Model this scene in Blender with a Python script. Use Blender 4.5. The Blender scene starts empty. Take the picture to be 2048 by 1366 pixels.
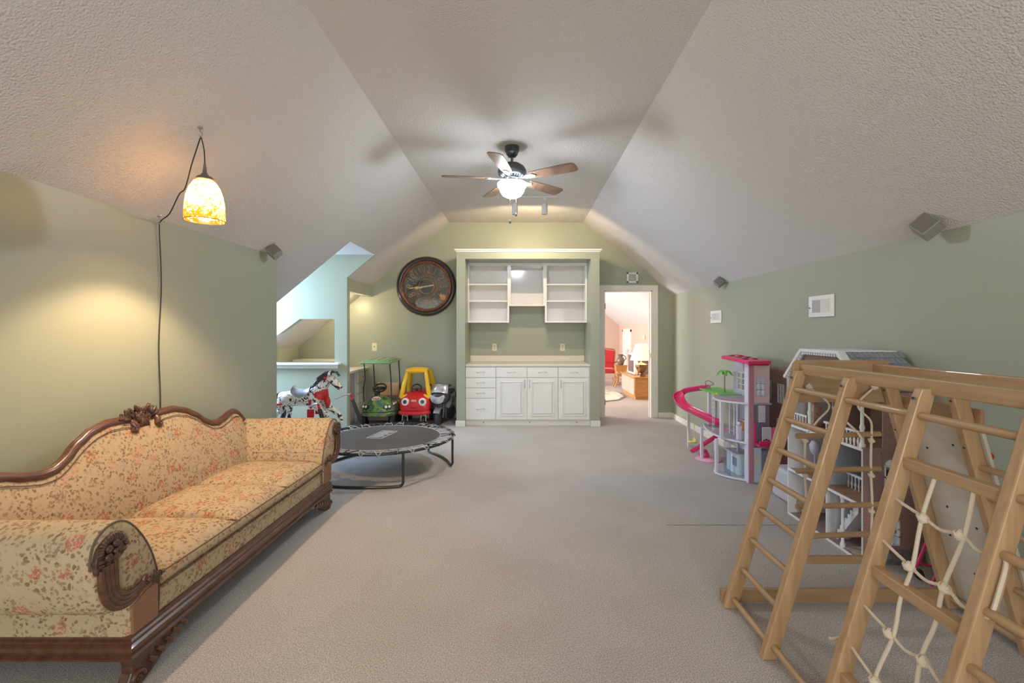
import bpy, bmesh, math, random
from mathutils import Vector, Matrix
random.seed(7)
C = bpy.context.scene.collection
SC = bpy.context.scene
PI = math.pi

# ---------------------------------------------------------------- camera, world, light, exposure
cam_d = bpy.data.cameras.new('camera'); cam = bpy.data.objects.new('camera', cam_d); C.objects.link(cam)
cam.location = (0, 0, 1.4); cam.rotation_euler = (PI/2, 0, 0)
cam_d.sensor_width = 36; cam_d.lens = 36*930/2048
cam_d.shift_x = -16/2048; cam_d.shift_y = -21/2048
cam_d.clip_start = 0.02; cam_d.clip_end = 100
SC.camera = cam
SC.view_settings.view_transform = 'Standard'; SC.view_settings.look = 'None'
SC.view_settings.gamma = 1.0; SC.view_settings.use_curve_mapping = False
SC.view_settings.exposure = 0.9
try:
    SC.cycles.max_bounces = 10; SC.cycles.diffuse_bounces = 6
    SC.cycles.use_denoising = True
    SC.cycles.sample_clamp_indirect = 6
except Exception: pass
W = bpy.data.worlds.new('world'); SC.world = W; W.use_nodes = True
W.node_tree.nodes['Background'].inputs[0].default_value = (0.75, 0.87, 1.0, 1)
W.node_tree.nodes['Background'].inputs[1].default_value = 1.6

def area(name, loc, rot, sx, sy, power, col):
    d = bpy.data.lights.new(name, 'AREA'); d.shape = 'RECTANGLE'; d.size = sx; d.size_y = sy
    d.energy = power; d.color = col
    o = bpy.data.objects.new(name, d); C.objects.link(o); o.location = loc; o.rotation_euler = rot
    return o
def point(name, loc, power, col, r=0.03):
    d = bpy.data.lights.new(name, 'POINT'); d.energy = power; d.color = col; d.shadow_soft_size = r
    o = bpy.data.objects.new(name, d); C.objects.link(o); o.location = loc
    return o
def spot(name, loc, target, power, col, ang, blend, r=0.02):
    d = bpy.data.lights.new(name, 'SPOT'); d.energy = power; d.color = col; d.shadow_soft_size = r
    d.spot_size = ang; d.spot_blend = blend
    o = bpy.data.objects.new(name, d); C.objects.link(o); o.location = loc
    o.rotation_euler = (Vector(target)-Vector(loc)).to_track_quat('-Z', 'Y').to_euler()
    return o
# daylight through dormer and next room windows, plus fill lamps added behind the camera
area('dormer_daylight', (-4.22, 5.93, 1.75), (0, -0.98, 0), 1.1, 0.8, 88, (0.48, 0.68, 1.0))
area('rear_fill_a', (-1.0, -2.55, 1.5), (PI/2, 0, 0), 1.3, 1.5, 30, (1.0, 0.97, 0.92))
area('rear_fill_b', (1.0, -2.55, 1.5), (PI/2, 0, 0), 1.3, 1.5, 30, (1.0, 0.97, 0.92))
area('next_room_daylight', (-2.9, 10.6, 1.15), (0, -PI/2, 0), 0.8, 2.0, 200, (1.0, 0.97, 0.96))
SKEW = None

# ---------------------------------------------------------------- materials
MATS = {}
def nn(nt, t, **k):
    n = nt.nodes.new(t)
    for a, v in k.items(): setattr(n, a, v)
    return n
def mat(name, col, rough=0.5, metal=0.0, var=0.0, vscale=8.0, bump=0.0, bscale=40.0, stretch=(1,1,1), col2=None,
        emit=None, estr=0.0, trans=0.0, alpha=1.0, coat=0.0, bdist=0.01, detail=3.0, spec=0.5, ramp=(0.35, 0.65), sheen=0):
    if name in MATS: return MATS[name]
    m = bpy.data.materials.new(name); m.use_nodes = True; nt = m.node_tree; b = nt.nodes['Principled BSDF']
    b.inputs['Base Color'].default_value = (*col, 1); b.inputs['Roughness'].default_value = rough
    b.inputs['Metallic'].default_value = metal
    b.inputs['Specular IOR Level'].default_value = spec
    b.inputs['Coat Weight'].default_value = coat
    b.inputs['Transmission Weight'].default_value = trans
    b.inputs['Alpha'].default_value = alpha
    if sheen: b.inputs['Sheen Weight'].default_value = sheen
    if emit: b.inputs['Emission Color'].default_value = (*emit, 1); b.inputs['Emission Strength'].default_value = estr
    tc = nn(nt, 'ShaderNodeTexCoord'); mp = nn(nt, 'ShaderNodeMapping'); mp.inputs['Scale'].default_value = stretch
    nt.links.new(tc.outputs['Object'], mp.inputs['Vector'])
    if var or col2:
        no = nn(nt, 'ShaderNodeTexNoise'); no.inputs['Scale'].default_value = vscale; no.inputs['Detail'].default_value = detail
        nt.links.new(mp.outputs[0], no.inputs['Vector'])
        r = nn(nt, 'ShaderNodeValToRGB'); r.color_ramp.elements[0].position = ramp[0]; r.color_ramp.elements[1].position = ramp[1]
        c2 = col2 or tuple(max(0, c*(1-var)) for c in col)
        r.color_ramp.elements[0].color = (*c2, 1); r.color_ramp.elements[1].color = (*col, 1)
        nt.links.new(no.outputs['Fac'], r.inputs[0]); nt.links.new(r.outputs[0], b.inputs['Base Color'])
    if bump:
        n2 = nn(nt, 'ShaderNodeTexNoise'); n2.inputs['Scale'].default_value = bscale; n2.inputs['Detail'].default_value = 2
        nt.links.new(mp.outputs[0], n2.inputs['Vector'])
        bp = nn(nt, 'ShaderNodeBump'); bp.inputs['Strength'].default_value = bump; bp.inputs['Distance'].default_value = bdist
        nt.links.new(n2.outputs['Fac'], bp.inputs['Height']); nt.links.new(bp.outputs[0], b.inputs['Normal'])
    MATS[name] = m
    return m

M_wall = mat('sage_paint', (0.365, 0.385, 0.295), 0.38, var=0.03, vscale=1.2, bump=0.05, bscale=90, bdist=0.002, spec=0.4)
M_peach = mat('peach_paint', (0.60, 0.44, 0.36), 0.5, bump=0.04, bscale=90, bdist=0.002)
M_white = mat('white_paint', (0.80, 0.79, 0.76), 0.28, bump=0.02, bscale=60, bdist=0.001)
M_shelf = mat('shelf_laminate', (0.78, 0.76, 0.74), 0.25, coat=0.2)
M_ctop = mat('cream_laminate', (0.76, 0.71, 0.62), 0.35, var=0.06, vscale=120)
M_cream = mat('cream_plastic', (0.78, 0.70, 0.48), 0.4)
M_nickel = mat('brushed_nickel', (0.55, 0.53, 0.5), 0.3, 1.0)
M_trimw = mat('trim_paint', (0.78, 0.74, 0.68), 0.3)

def ceiling_material():
    m = bpy.data.materials.new('textured_ceiling'); m.use_nodes = True; nt = m.node_tree; b = nt.nodes['Principled BSDF']
    b.inputs['Base Color'].default_value = (0.66, 0.625, 0.605, 1); b.inputs['Roughness'].default_value = 0.9
    b.inputs['Specular IOR Level'].default_value = 0.1
    tc = nn(nt, 'ShaderNodeTexCoord')
    v = nn(nt, 'ShaderNodeTexVoronoi'); v.inputs['Scale'].default_value = 85
    n = nn(nt, 'ShaderNodeTexNoise'); n.inputs['Scale'].default_value = 105; n.inputs['Detail'].default_value = 3
    a = nn(nt, 'ShaderNodeMath', operation='SUBTRACT')
    nt.links.new(tc.outputs['Object'], v.inputs['Vector']); nt.links.new(tc.outputs['Object'], n.inputs['Vector'])
    nt.links.new(n.outputs['Fac'], a.inputs[0]); 
    mu = nn(nt, 'ShaderNodeMath', operation='MULTIPLY'); mu.inputs[1].default_value = 0.5
    nt.links.new(v.outputs['Distance'], mu.inputs[0]); nt.links.new(mu.outputs[0], a.inputs[1])
    bp = nn(nt, 'ShaderNodeBump'); bp.inputs['Strength'].default_value = 1.0; bp.inputs['Distance'].default_value = 0.007
    nt.links.new(a.outputs[0], bp.inputs['Height']); nt.links.new(bp.outputs[0], b.inputs['Normal'])
    return m
M_ceil = ceiling_material()

def carpet_material(name, c1, c2, c3):
    m = bpy.data.materials.new(name); m.use_nodes = True; nt = m.node_tree; b = nt.nodes['Principled BSDF']
    b.inputs['Roughness'].default_value = 1.0; b.inputs['Specular IOR Level'].default_value = 0.05
    tc = nn(nt, 'ShaderNodeTexCoord')
    n = nn(nt, 'ShaderNodeTexNoise'); n.inputs['Scale'].default_value = 165; n.inputs['Detail'].default_value = 4; n.inputs['Roughness'].default_value = 0.8
    n2 = nn(nt, 'ShaderNodeTexNoise'); n2.inputs['Scale'].default_value = 2.0; n2.inputs['Detail'].default_value = 4
    nt.links.new(tc.outputs['Object'], n.inputs['Vector']); nt.links.new(tc.outputs['Object'], n2.inputs['Vector'])
    r = nn(nt, 'ShaderNodeValToRGB'); e = r.color_ramp.elements
    e[0].position = 0.36; e[0].color = (*c2, 1); e[1].position = 0.62; e[1].color = (*c1, 1)
    nt.links.new(n.outputs['Fac'], r.inputs[0])
    mx = nn(nt, 'ShaderNodeMixRGB', blend_type='MULTIPLY')
    r2 = nn(nt, 'ShaderNodeValToRGB'); r2.color_ramp.elements[0].position = 0.3; r2.color_ramp.elements[1].position = 0.7
    r2.color_ramp.elements[0].color = (0.90, 0.89, 0.88, 1); r2.color_ramp.elements[1].color = (1, 1, 1, 1)
    nt.links.new(n2.outputs['Fac'], r2.inputs[0]); mx.inputs[0].default_value = 1
    nt.links.new(r.outputs[0], mx.inputs[1]); nt.links.new(r2.outputs[0], mx.inputs[2])
    nt.links.new(mx.outputs[0], b.inputs['Base Color'])
    bp = nn(nt, 'ShaderNodeBump'); bp.inputs['Strength'].default_value = 0.8; bp.inputs['Distance'].default_value = 0.012
    nt.links.new(n.outputs['Fac'], bp.inputs['Height']); nt.links.new(bp.outputs[0], b.inputs['Normal'])
    return m
M_carpet = carpet_material('beige_carpet', (0.86, 0.81, 0.78), (0.31, 0.28, 0.255), None)

# ---------------------------------------------------------------- mesh builder
ORI = {}
def org(o): return ORI.get(o.name, Vector((0, 0, 0))) if o else Vector((0, 0, 0))
def cat(pts, k=6, closed=False):
    """Catmull-Rom smoothing of a list of points"""
    P = [Vector(p) for p in pts]; n = len(P); out = []
    rng = range(n if closed else n-1)
    for i in rng:
        if closed: p0, p1, p2, p3 = P[(i-1) % n], P[i], P[(i+1) % n], P[(i+2) % n]
        else: p0, p1, p2, p3 = P[max(i-1, 0)], P[i], P[i+1], P[min(i+2, n-1)]
        for j in range(k):
            t = j/k
            out.append(0.5*((2*p1)+(p2-p0)*t+(2*p0-5*p1+4*p2-p3)*t*t+(3*p1-p0-3*p2+p3)*t*t*t))
    if not closed: out.append(P[-1])
    return out
class MB:
    def __init__(s): s.v = []; s.f = []
    def add(s, vs, fs, M=None):
        o = len(s.v)
        s.v += [(M @ Vector(v)) if M else Vector(v) for v in vs]
        s.f += [tuple(i+o for i in f) for f in fs]; return s
    def box(s, x0, x1, y0, y1, z0, z1, M=None):
        vs = [(x0,y0,z0),(x1,y0,z0),(x1,y1,z0),(x0,y1,z0),(x0,y0,z1),(x1,y0,z1),(x1,y1,z1),(x0,y1,z1)]
        return s.add(vs, [(0,3,2,1),(4,5,6,7),(0,1,5,4),(1,2,6,5),(2,3,7,6),(3,0,4,7)], M)
    def bar(s, p0, p1, w, h, up=(0,0,1)):
        """box beam from p0 to p1, w across, h along up"""
        p0 = Vector(p0); p1 = Vector(p1); d = (p1-p0).normalized(); u = Vector(up)
        a = d.cross(u).normalized(); u = a.cross(d).normalized()
        vs = []
        for p in (p0, p1):
            for sx, sz in ((-1,-1),(1,-1),(1,1),(-1,1)): vs.append(p+a*sx*w/2+u*sz*h/2)
        return s.add(vs, [(0,1,2,3),(7,6,5,4),(0,4,5,1),(1,5,6,2),(2,6,7,3),(3,7,4,0)])
    def prism(s, poly, ax, a0, a1, M=None):
        n = len(poly)
        def q(p, a):
            return (a, p[0], p[1]) if ax == 'X' else (p[0], a, p[1]) if ax == 'Y' else (p[0], p[1], a)
        vs = [q(p, a0) for p in poly]+[q(p, a1) for p in poly]
        fs = [tuple(range(n)), tuple(range(2*n-1, n-1, -1))]+[(i, (i+1) % n, n+(i+1) % n, n+i) for i in range(n)]
        return s.add(vs, fs, M)
    def tube(s, pts, r, n=8, k=0, closed=False, flat=None):
        P = cat(pts, k, closed) if k else [Vector(p) for p in pts]
        m = len(P); R = r if isinstance(r, (list, tuple)) else [r]*m
        if len(R) != m:
            R0 = R; R = [R0[min(int(i/(m-1)*(len(R0)-1)), len(R0)-2)]*(1-((i/(m-1)*(len(R0)-1)) % 1 if i < m-1 else 1)) +
                         R0[min(int(i/(m-1)*(len(R0)-1))+1, len(R0)-1)]*((i/(m-1)*(len(R0)-1)) % 1 if i < m-1 else 1) for i in range(m)]
        ref = None; vs = []
        for i in range(m):
            if closed: d = (P[(i+1) % m]-P[i-1])
            else: d = P[min(i+1, m-1)]-P[max(i-1, 0)]
            d = d.normalized() if d.length > 1e-9 else Vector((0,0,1))
            if ref is None:
                ref = Vector((0,0,1)) if abs(d.z) < 0.9 else Vector((1,0,0))
            a = (ref - d*ref.dot(d)).normalized(); ref = a; b = d.cross(a)
            for j in range(n):
                t = 2*PI*j/n
                vs.append(P[i]+(a*math.cos(t)*(flat or 1)+b*math.sin(t))*R[i])
        fs = []
        for i in range(m if closed else m-1):
            for j in range(n):
                i2 = (i+1) % m
                fs.append((i*n+j, i*n+(j+1) % n, i2*n+(j+1) % n, i2*n+j))
        if not closed: fs += [tuple(range(n-1, -1, -1)), tuple((m-1)*n+j for j in range(n))]
        return s.add(vs, fs)
    def cyl(s, p0, p1, r, n=14, r1=None): return s.tube([p0, p1], [r, r if r1 is None else r1], n)
    def lathe(s, prof, c=(0,0,0), ax='Z', n=24, M=None):
        vs = []; m = len(prof); c = Vector(c)
        for r, z in prof:
            r = max(r, 1e-5)
            for j in range(n):
                t = 2*PI*j/n; a, b = r*math.cos(t), r*math.sin(t)
                vs.append(c+Vector((a, b, z) if ax == 'Z' else (a, z, b) if ax == 'Y' else (z, a, b)))
        fs = [(i*n+j, i*n+(j+1) % n, (i+1)*n+(j+1) % n, (i+1)*n+j) for i in range(m-1) for j in range(n)]
        fs += [tuple(range(n-1, -1, -1)), tuple((m-1)*n+j for j in range(n))]
        return s.add(vs, fs, M)
    def ball(s, c, r, n=12, m=8, M=None):
        r = (r, r, r) if not isinstance(r, (tuple, list)) else r
        vs = [(c[0], c[1], c[2]-r[2])]
        for i in range(1, m):
            a = -PI/2+PI*i/m
            for j in range(n):
                t = 2*PI*j/n
                vs.append((c[0]+r[0]*math.cos(a)*math.cos(t), c[1]+r[1]*math.cos(a)*math.sin(t), c[2]+r[2]*math.sin(a)))
        vs.append((c[0], c[1], c[2]+r[2]))
        fs = [(0, 1+(j+1) % n, 1+j) for j in range(n)]
        fs += [(1+i*n+j, 1+i*n+(j+1) % n, 1+(i+1)*n+(j+1) % n, 1+(i+1)*n+j) for i in range(m-2) for j in range(n)]
        t = len(vs)-1; o = 1+(m-2)*n
        fs += [(o+j, o+(j+1) % n, t) for j in range(n)]
        return s.add(vs, fs, M)
    def pillow(s, x0, x1, y0, y1, z0, z1, crown, n=10, under=0.0, e=0.018):
        """upholstered cushion with soft edges and a crowned top"""
        def g(u): return 1-abs(2*u-1)**4
        vs = []; N = n+1
        for lay in (1, 0):
            for i in range(N):
                for j in range(N):
                    u, v = i/n, j/n; k = g(u)*g(v)
                    x = x0+(x1-x0)*u; y = y0+(y1-y0)*v
                    edge = 1 if i in (0, n) or j in (0, n) else 0
                    zt = z1-e*edge+crown*k; zb = z0+e*edge-under*k
                    vs.append((x, y, zt if lay else zb))
        fs = []
        for lay in (0, 1):
            o = lay*N*N
            for i in range(n):
                for j in range(n):
                    q = (o+i*N+j, o+(i+1)*N+j, o+(i+1)*N+j+1, o+i*N+j+1)
                    fs.append(q if lay == 0 else q[::-1])
        ring = [i*N for i in range(N)]+[n*N+j for j in range(1, N)]+[i*N+n for i in range(n-1, -1, -1)]+[j for j in range(n-1, 0, -1)]
        # bulging side wall
        L = len(ring); mid = []
        cx, cy = (x0+x1)/2, (y0+y1)/2
        for r in ring:
            v = vs[r]; dx = (1 if v[0] > x1-1e-6 else -1 if v[0] < x0+1e-6 else 0); dy = (1 if v[1] > y1-1e-6 else -1 if v[1] < y0+1e-6 else 0)
            mid.append(len(vs)); vs.append((v[0]+dx*e*0.5, v[1]+dy*e*0.5, (z0+z1)/2))
        for i in range(L):
            j = (i+1) % L
            fs.append((ring[i], mid[i], mid[j], ring[j])); fs.append((mid[i], ring[i]+N*N, ring[j]+N*N, mid[j]))
        return s.add(vs, fs)
    def build(s, name, m, parent=None, smooth=False, bevel=0, local=False, seg=2, sub=0):
        o = org(parent) if not local else Vector((0,0,0))
        me = bpy.data.meshes.new(name)
        me.from_pydata([tuple(v-o) for v in s.v], [], s.f)
        bm = bmesh.new(); bm.from_mesh(me)
        bmesh.ops.recalc_face_normals(bm, faces=bm.faces[:]); bm.to_mesh(me); bm.free()
        if m: me.materials.append(m)
        if smooth:
            for p in me.polygons: p.use_smooth = True
            try: me.set_sharp_from_angle(angle=math.radians(50 if smooth is True else smooth))
            except Exception: pass
        ob = bpy.data.objects.new(name, me); C.objects.link(ob)
        if parent: ob.parent = parent; ORI[ob.name] = ORI.get(parent.name, Vector((0,0,0)))
        if bevel:
            b = ob.modifiers.new('bevel', 'BEVEL'); b.width = bevel; b.segments = seg; b.limit_method = 'ANGLE'; b.angle_limit = math.radians(40)
        if sub:
            b = ob.modifiers.new('sub', 'SUBSURF'); b.levels = sub; b.render_levels = sub
        return ob
def tag(o, label, catg, group=None):
    o['label'] = label; o['category'] = catg
    if group: o['group'] = group
    return o
def thing(name, label, catg, loc=(0,0,0), group=None, rz=0):
    o = bpy.data.objects.new(name, None); C.objects.link(o); o.location = loc; o.rotation_euler = (0, 0, rz)
    o.empty_display_size = 0.1
    ORI[o.name] = Vector(loc)
    return tag(o, label, catg, group)
def solid(name, mb, m, label, catg, group=None, **k):
    """a thing that is one mesh; origin moved to its base"""
    zs = [v.z for v in mb.v]; xs = [v.x for v in mb.v]; ys = [v.y for v in mb.v]
    c = Vector(((min(xs)+max(xs))/2, (min(ys)+max(ys))/2, min(zs)))
    mb.v = [v-c for v in mb.v]
    o = mb.build(name, m, None, local=True, **k); o.location = c; ORI[o.name] = c
    return tag(o, label, catg, group)
def struct(name, mb, m, **k):
    o = mb.build(name, m, None, **k); o['kind'] = 'structure'; return o
def dup(o, parent=None):
    c = o.copy(); C.objects.link(c)
    if parent: c.parent = parent
    for ch in list(o.children): dup(ch, c)
    return c
def skin_mesh(name, chains, m, parent, sub=2, extra_edges=()):
    """continuous tapered body from joints: chains = list of [(x,y,z,r),...]; equal joints are merged"""
    vs = []; rs = []; es = []; idx = {}
    for ch in chains:
        prev = None
        for x, y, z, r in ch:
            k = (round(x, 4), round(y, 4), round(z, 4))
            if k not in idx: idx[k] = len(vs); vs.append(Vector((x, y, z))-org(parent)); rs.append(r)
            if prev is not None: es.append((prev, idx[k]))
            prev = idx[k]
    me = bpy.data.meshes.new(name+'_skel'); me.from_pydata(vs, es, [])
    ob = bpy.data.objects.new(name+'_skel', me); C.objects.link(ob)
    ob.modifiers.new('skin', 'SKIN')
    me.skin_vertices[0].data[0].use_root = True
    for i, r in enumerate(rs): me.skin_vertices[0].data[i].radius = (r, r)
    ss = ob.modifiers.new('s', 'SUBSURF'); ss.levels = sub; ss.render_levels = sub
    bpy.context.view_layer.update()
    dg = bpy.context.evaluated_depsgraph_get()
    nm = bpy.data.meshes.new_from_object(ob.evaluated_get(dg)); nm.name = name
    bpy.data.objects.remove(ob)
    for p in nm.polygons: p.use_smooth = True
    nm.materials.clear(); nm.materials.append(m)
    o = bpy.data.objects.new(name, nm); C.objects.link(o)
    if parent: o.parent = parent; ORI[o.name] = org(parent)
    return o
def text_part(name, s, size, m, parent, M, extrude=0.002, align='CENTER', bold=0.0):
    cu = bpy.data.curves.new(name, 'FONT'); cu.body = s; cu.size = size; cu.extrude = extrude; cu.align_x = align; cu.align_y = 'CENTER'
    cu.offset = bold; cu.resolution_u = 3
    t = bpy.data.objects.new(name+'_t', cu); C.objects.link(t); bpy.context.view_layer.update()
    me = bpy.data.meshes.new_from_object(t.evaluated_get(bpy.context.evaluated_depsgraph_get())); bpy.data.objects.remove(t)
    me.transform(Matrix.Translation(-org(parent)) @ M); me.materials.clear(); me.materials.append(m)
    o = bpy.data.objects.new(name, me); C.objects.link(o)
    if parent: o.parent = parent; ORI[o.name] = org(parent)
    return o
F = 930.0
def P(px, py, Y): return Vector(((px-1040)*Y/F, Y, 1.4-(py-662)*Y/F))        # point of the room seen at (px,py) at depth Y
def PX(px, py, X):
    Y = F*X/(px-1040); return Vector((X, Y, 1.4-(py-662)*Y/F))                # ... on the plane x = X

# ---------------------------------------------------------------- the rooms
XL, XR, YF, YB, YC = -2.38, 2.46, 7.52, -2.6, 4.55
CL, CR, HC = -1.149, 1.019, 3.156
def zl(x): return 4.11+0.83*x
def zr(x): return HC-0.815*(x-CR)
struct('floor', MB().box(-4.4, 3.3, YB-0.1, 14.1, -0.12, 0), M_carpet)
struct('wall_right', MB().box(XR, XR+0.12, YB, YF, 0, zr(XR)+0.06), M_wall)
struct('wall_left', MB().box(XL-0.12, XL, YB, YC, 0, zl(XL)+0.06), M_wall)
# alcove behind the end of the left wall
struct('wall_alcove_near', MB().box(-3.7, XL-0.12, YC-0.12, YC, 0, 2.1), M_wall)
struct('wall_alcove_knee', MB().box(-3.70, -3.6, YC, 5.42, 0, zl(-3.6)+0.06), M_wall)
struct('wall_dormer_near', MB().prism([(-1.99,2.46),(-4.35,2.46),(-4.35,0),(-3.6,0),(-3.6,zl(-3.6))], 'Y', 5.41, 5.47), M_wall)
far = MB()
far.prism([(-4.35,0),(XL,0),(XL,0.967),(-4.35,0.967)], 'Y', 6.4, 6.5)
far.prism([(-4.35,0.967),(-3.62,0.967),(-3.62,1.14),(-3.03,1.565),(-3.03,2.46),(-4.35,2.46)], 'Y', 6.4, 6.5)
far.prism([(-3.03,1.565),(-2.55,1.565),(-2.55,0.967),(XL,0.967),(XL,zl(XL)),(-1.99,2.46),(-3.03,2.46)], 'Y', 6.4, 6.5)
struct('wall_dormer_far', far, M_wall)
struct('wall_nook_header', MB().box(XL-0.1, XL, 6.5, YF, 1.955, zl(XL)+0.03), M_wall)
struct('wall_nook_knee', MB().box(-3.7, -3.58, 6.5, YF, 0, zl(-3.58)+0.05), M_wall)
dw = MB()   # dormer end wall with window opening
dw.box(-4.37, -4.25, 5.41, 6.5, 0, 1.15); dw.box(-4.37, -4.25, 5.41, 6.5, 2.32, 2.5)
dw.box(-4.37, -4.25, 5.41, 5.52, 1.15, 2.32); dw.box(-4.37, -4.25, 6.35, 6.5, 1.15, 2.32)
struct('wall_dormer_end', dw, M_wall)
gl = bpy.data.materials.new('window_glass'); gl.use_nodes = True
_n = gl.node_tree; _n.nodes.clear()
_o = nn(_n, 'ShaderNodeOutputMaterial'); _t = nn(_n, 'ShaderNodeBsdfTransparent'); _g = nn(_n, 'ShaderNodeBsdfGlossy'); _x = nn(_n, 'ShaderNodeMixShader')
_g.inputs['Roughness'].default_value = 0.02; _x.inputs[0].default_value = 0.07
_n.links.new(_t.outputs[0], _x.inputs[1]); _n.links.new(_g.outputs[0], _x.inputs[2]); _n.links.new(_x.outputs[0], _o.inputs[0])
def window(name, axis, pos, a0, a1, z0, z1):
    """double-hung window in a wall at x or y = pos"""
    f = MB(); t = 0.05
    def bx(b, u0, u1, w0, w1, d0=-0.03, d1=0.03):
        if axis == 'X': b.box(pos+d0, pos+d1, u0, u1, w0, w1)
        else: b.box(u0, u1, pos+d0, pos+d1, w0, w1)
    bx(f, a0, a0+t, z0, z1); bx(f, a1-t, a1, z0, z1); bx(f, a0, a1, z0, z0+t); bx(f, a0, a1, z1-t, z1)
    bx(f, a0, a1, (z0+z1)/2-0.02, (z0+z1)/2+0.02)
    w = struct(name, f, M_white)
    for k in (0, 1):
        g = MB(); m = (z0+z1)/2
        bx(g, a0+t, a1-t, (z0+t if k == 0 else m+0.02), (m-0.02 if k == 0 else z1-t), -0.004, 0.004)
        g.build('pane', gl, w)
    return w
window('window_1', 'X', -4.31, 5.52, 6.35, 1.15, 2.32)
# ceilings
cl = MB(); th = 0.08
def slope(b, x0, x1, y0, y1, fz):
    b.prism([(x0, fz(x0)), (x1, fz(x1)), (x1, fz(x1)+th), (x0, fz(x0)+th)], 'Y', y0, y1)
slope(cl, CL, -2.0, YB, YF, zl)
slope(cl, -2.0, XL-0.12, YB, YC, zl); slope(cl, -2.0, -3.72, YC, 5.47, zl); slope(cl, -2.0, -3.72, 6.42, YF, zl)
struct('ceiling_slope_left', cl, M_ceil)
struct('ceiling', MB().box(CL, CR, YB, YF, HC, HC+th), M_ceil)
cr = MB(); slope(cr, CR, XR+0.12, YB, YF, zr); struct('ceiling_slope_right', cr, M_ceil)
struct('ceiling_dormer', MB().box(-4.35, -2.0, 5.41, 6.42, 2.452, 2.53), M_ceil)
# far wall with door opening
DX0, DX1, DZ = 1.356, 2.135, 2.055
fw = MB()
fw.prism([(-3.72,0),(DX0,0),(DX0,zr(DX0)+.04),(CR,HC+.04),(CL,HC+.04),(-3.72,zl(-3.72)+.04)], 'Y', YF, YF+0.12)
fw.prism([(DX0,DZ),(DX1,DZ),(DX1,zr(DX1)+.04),(DX0,zr(DX0)+.04)], 'Y', YF, YF+0.12)
fw.prism([(DX1,0),(3.1,0),(3.1,zr(3.1)+.04),(DX1,zr(DX1)+.04)], 'Y', YF, YF+0.12)
struct('wall_far', fw, M_wall)
# unseen rear wall behind the camera; its two windows are added for fill light
rw = MB()
for x0, x1, z0, z1 in ((-2.5,-1.7,0,2.1),(-0.3,0.3,0,HC),(1.7,2.6,0,1.9),(-1.7,-0.3,0,0.7),(0.3,1.7,0,0.7)): rw.box(x0, x1, YB-0.12, YB, z0, z1)
rw.prism([(-2.5,2.1),(-1.7,2.1),(-1.7,2.75)], 'Y', YB-0.12, YB)
rw.prism([(-1.7,2.3),(-0.3,2.3),(-0.3,HC+.05),(CL,HC+.05),(-1.7,2.75)], 'Y', YB-0.12, YB)
rw.prism([(0.3,2.3),(1.7,2.3),(1.7,2.65),(CR,HC+.05),(0.3,HC+.05)], 'Y', YB-0.12, YB)
rw.prism([(1.7,1.9),(2.6,1.9),(1.7,2.65)], 'Y', YB-0.12, YB)
struct('wall_back', rw, M_wall)
window('fill_window_2', 'Y', YB-0.06, -1.7, -0.3, 0.7, 2.3); window('fill_window_3', 'Y', YB-0.06, 0.3, 1.7, 0.7, 2.3)
# neighbouring room
YG = 13.9
struct('wall_gable', MB().prism([(-3.1,0),(3.1,0),(3.1,zr(3.1)+.03),(CR,HC+.03),(CL,HC+.03),(-3.1,zl(-3.1)+.03)], 'Y', YG, YG+0.12), M_peach)
struct('wall_next_right', MB().box(2.97, 3.1, YF+0.12, YG, 0, zr(2.97)+0.05), M_peach)
nl = MB(); nl.box(-3.1, -2.98, YF+.12, 9.5, 0, zl(-2.98)+.05); nl.box(-3.1, -2.98, 11.7, YG, 0, zl(-2.98)+.05); nl.box(-3.1, -2.98, 9.5, 11.7, 0, .65); nl.box(-3.1,-2.98,9.5,11.7,1.6,1.68)
struct('wall_next_left', nl, M_peach)
window('window_4', 'X', -3.04, 9.5, 11.7, 0.65, 1.6)
nc = MB(); slope(nc, CL, -3.1, YF+.12, YG, zl); slope(nc, CR, 3.1, YF+.12, YG, zr); nc.box(CL, CR, YF+.12, YG, HC, HC+th)
struct('ceiling_next', nc, M_ceil)
struct('wall_next_near', MB().prism([(-3.1,0),(DX0,0),(DX0,zr(DX0)),(CR,HC),(CL,HC),(-3.1,zl(-3.1))], 'Y', YF+0.12, YF+0.14), M_peach)

# baseboards, sill, crown
b = MB(); b.box(XR-0.016, XR, YB, YF-0.016, 0, 0.085); struct('baseboard_right', b, M_trimw, bevel=0.004)
b = MB(); b.box(2.235, XR, YF-0.016, YF, 0, 0.085); b.box(-2.36, -0.95, YF-0.016, YF, 0, 0.085); struct('baseboard_far', b, M_trimw, bevel=0.004)
b = MB(); b.box(XL, XL+0.016, YB, YC, 0, 0.085); b.box(XL, XL+0.016, 6.4, 6.5, 0, 0.085); struct('baseboard_left', b, M_trimw, bevel=0.004)
b = MB(); b.box(-3.64, -2.46, 6.30, 6.52, 0.935, 0.967); b.box(-3.6, -2.5, 6.37, 6.4, 0.885, 0.935); struct('trim_1', b, M_white, bevel=0.012)
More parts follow.
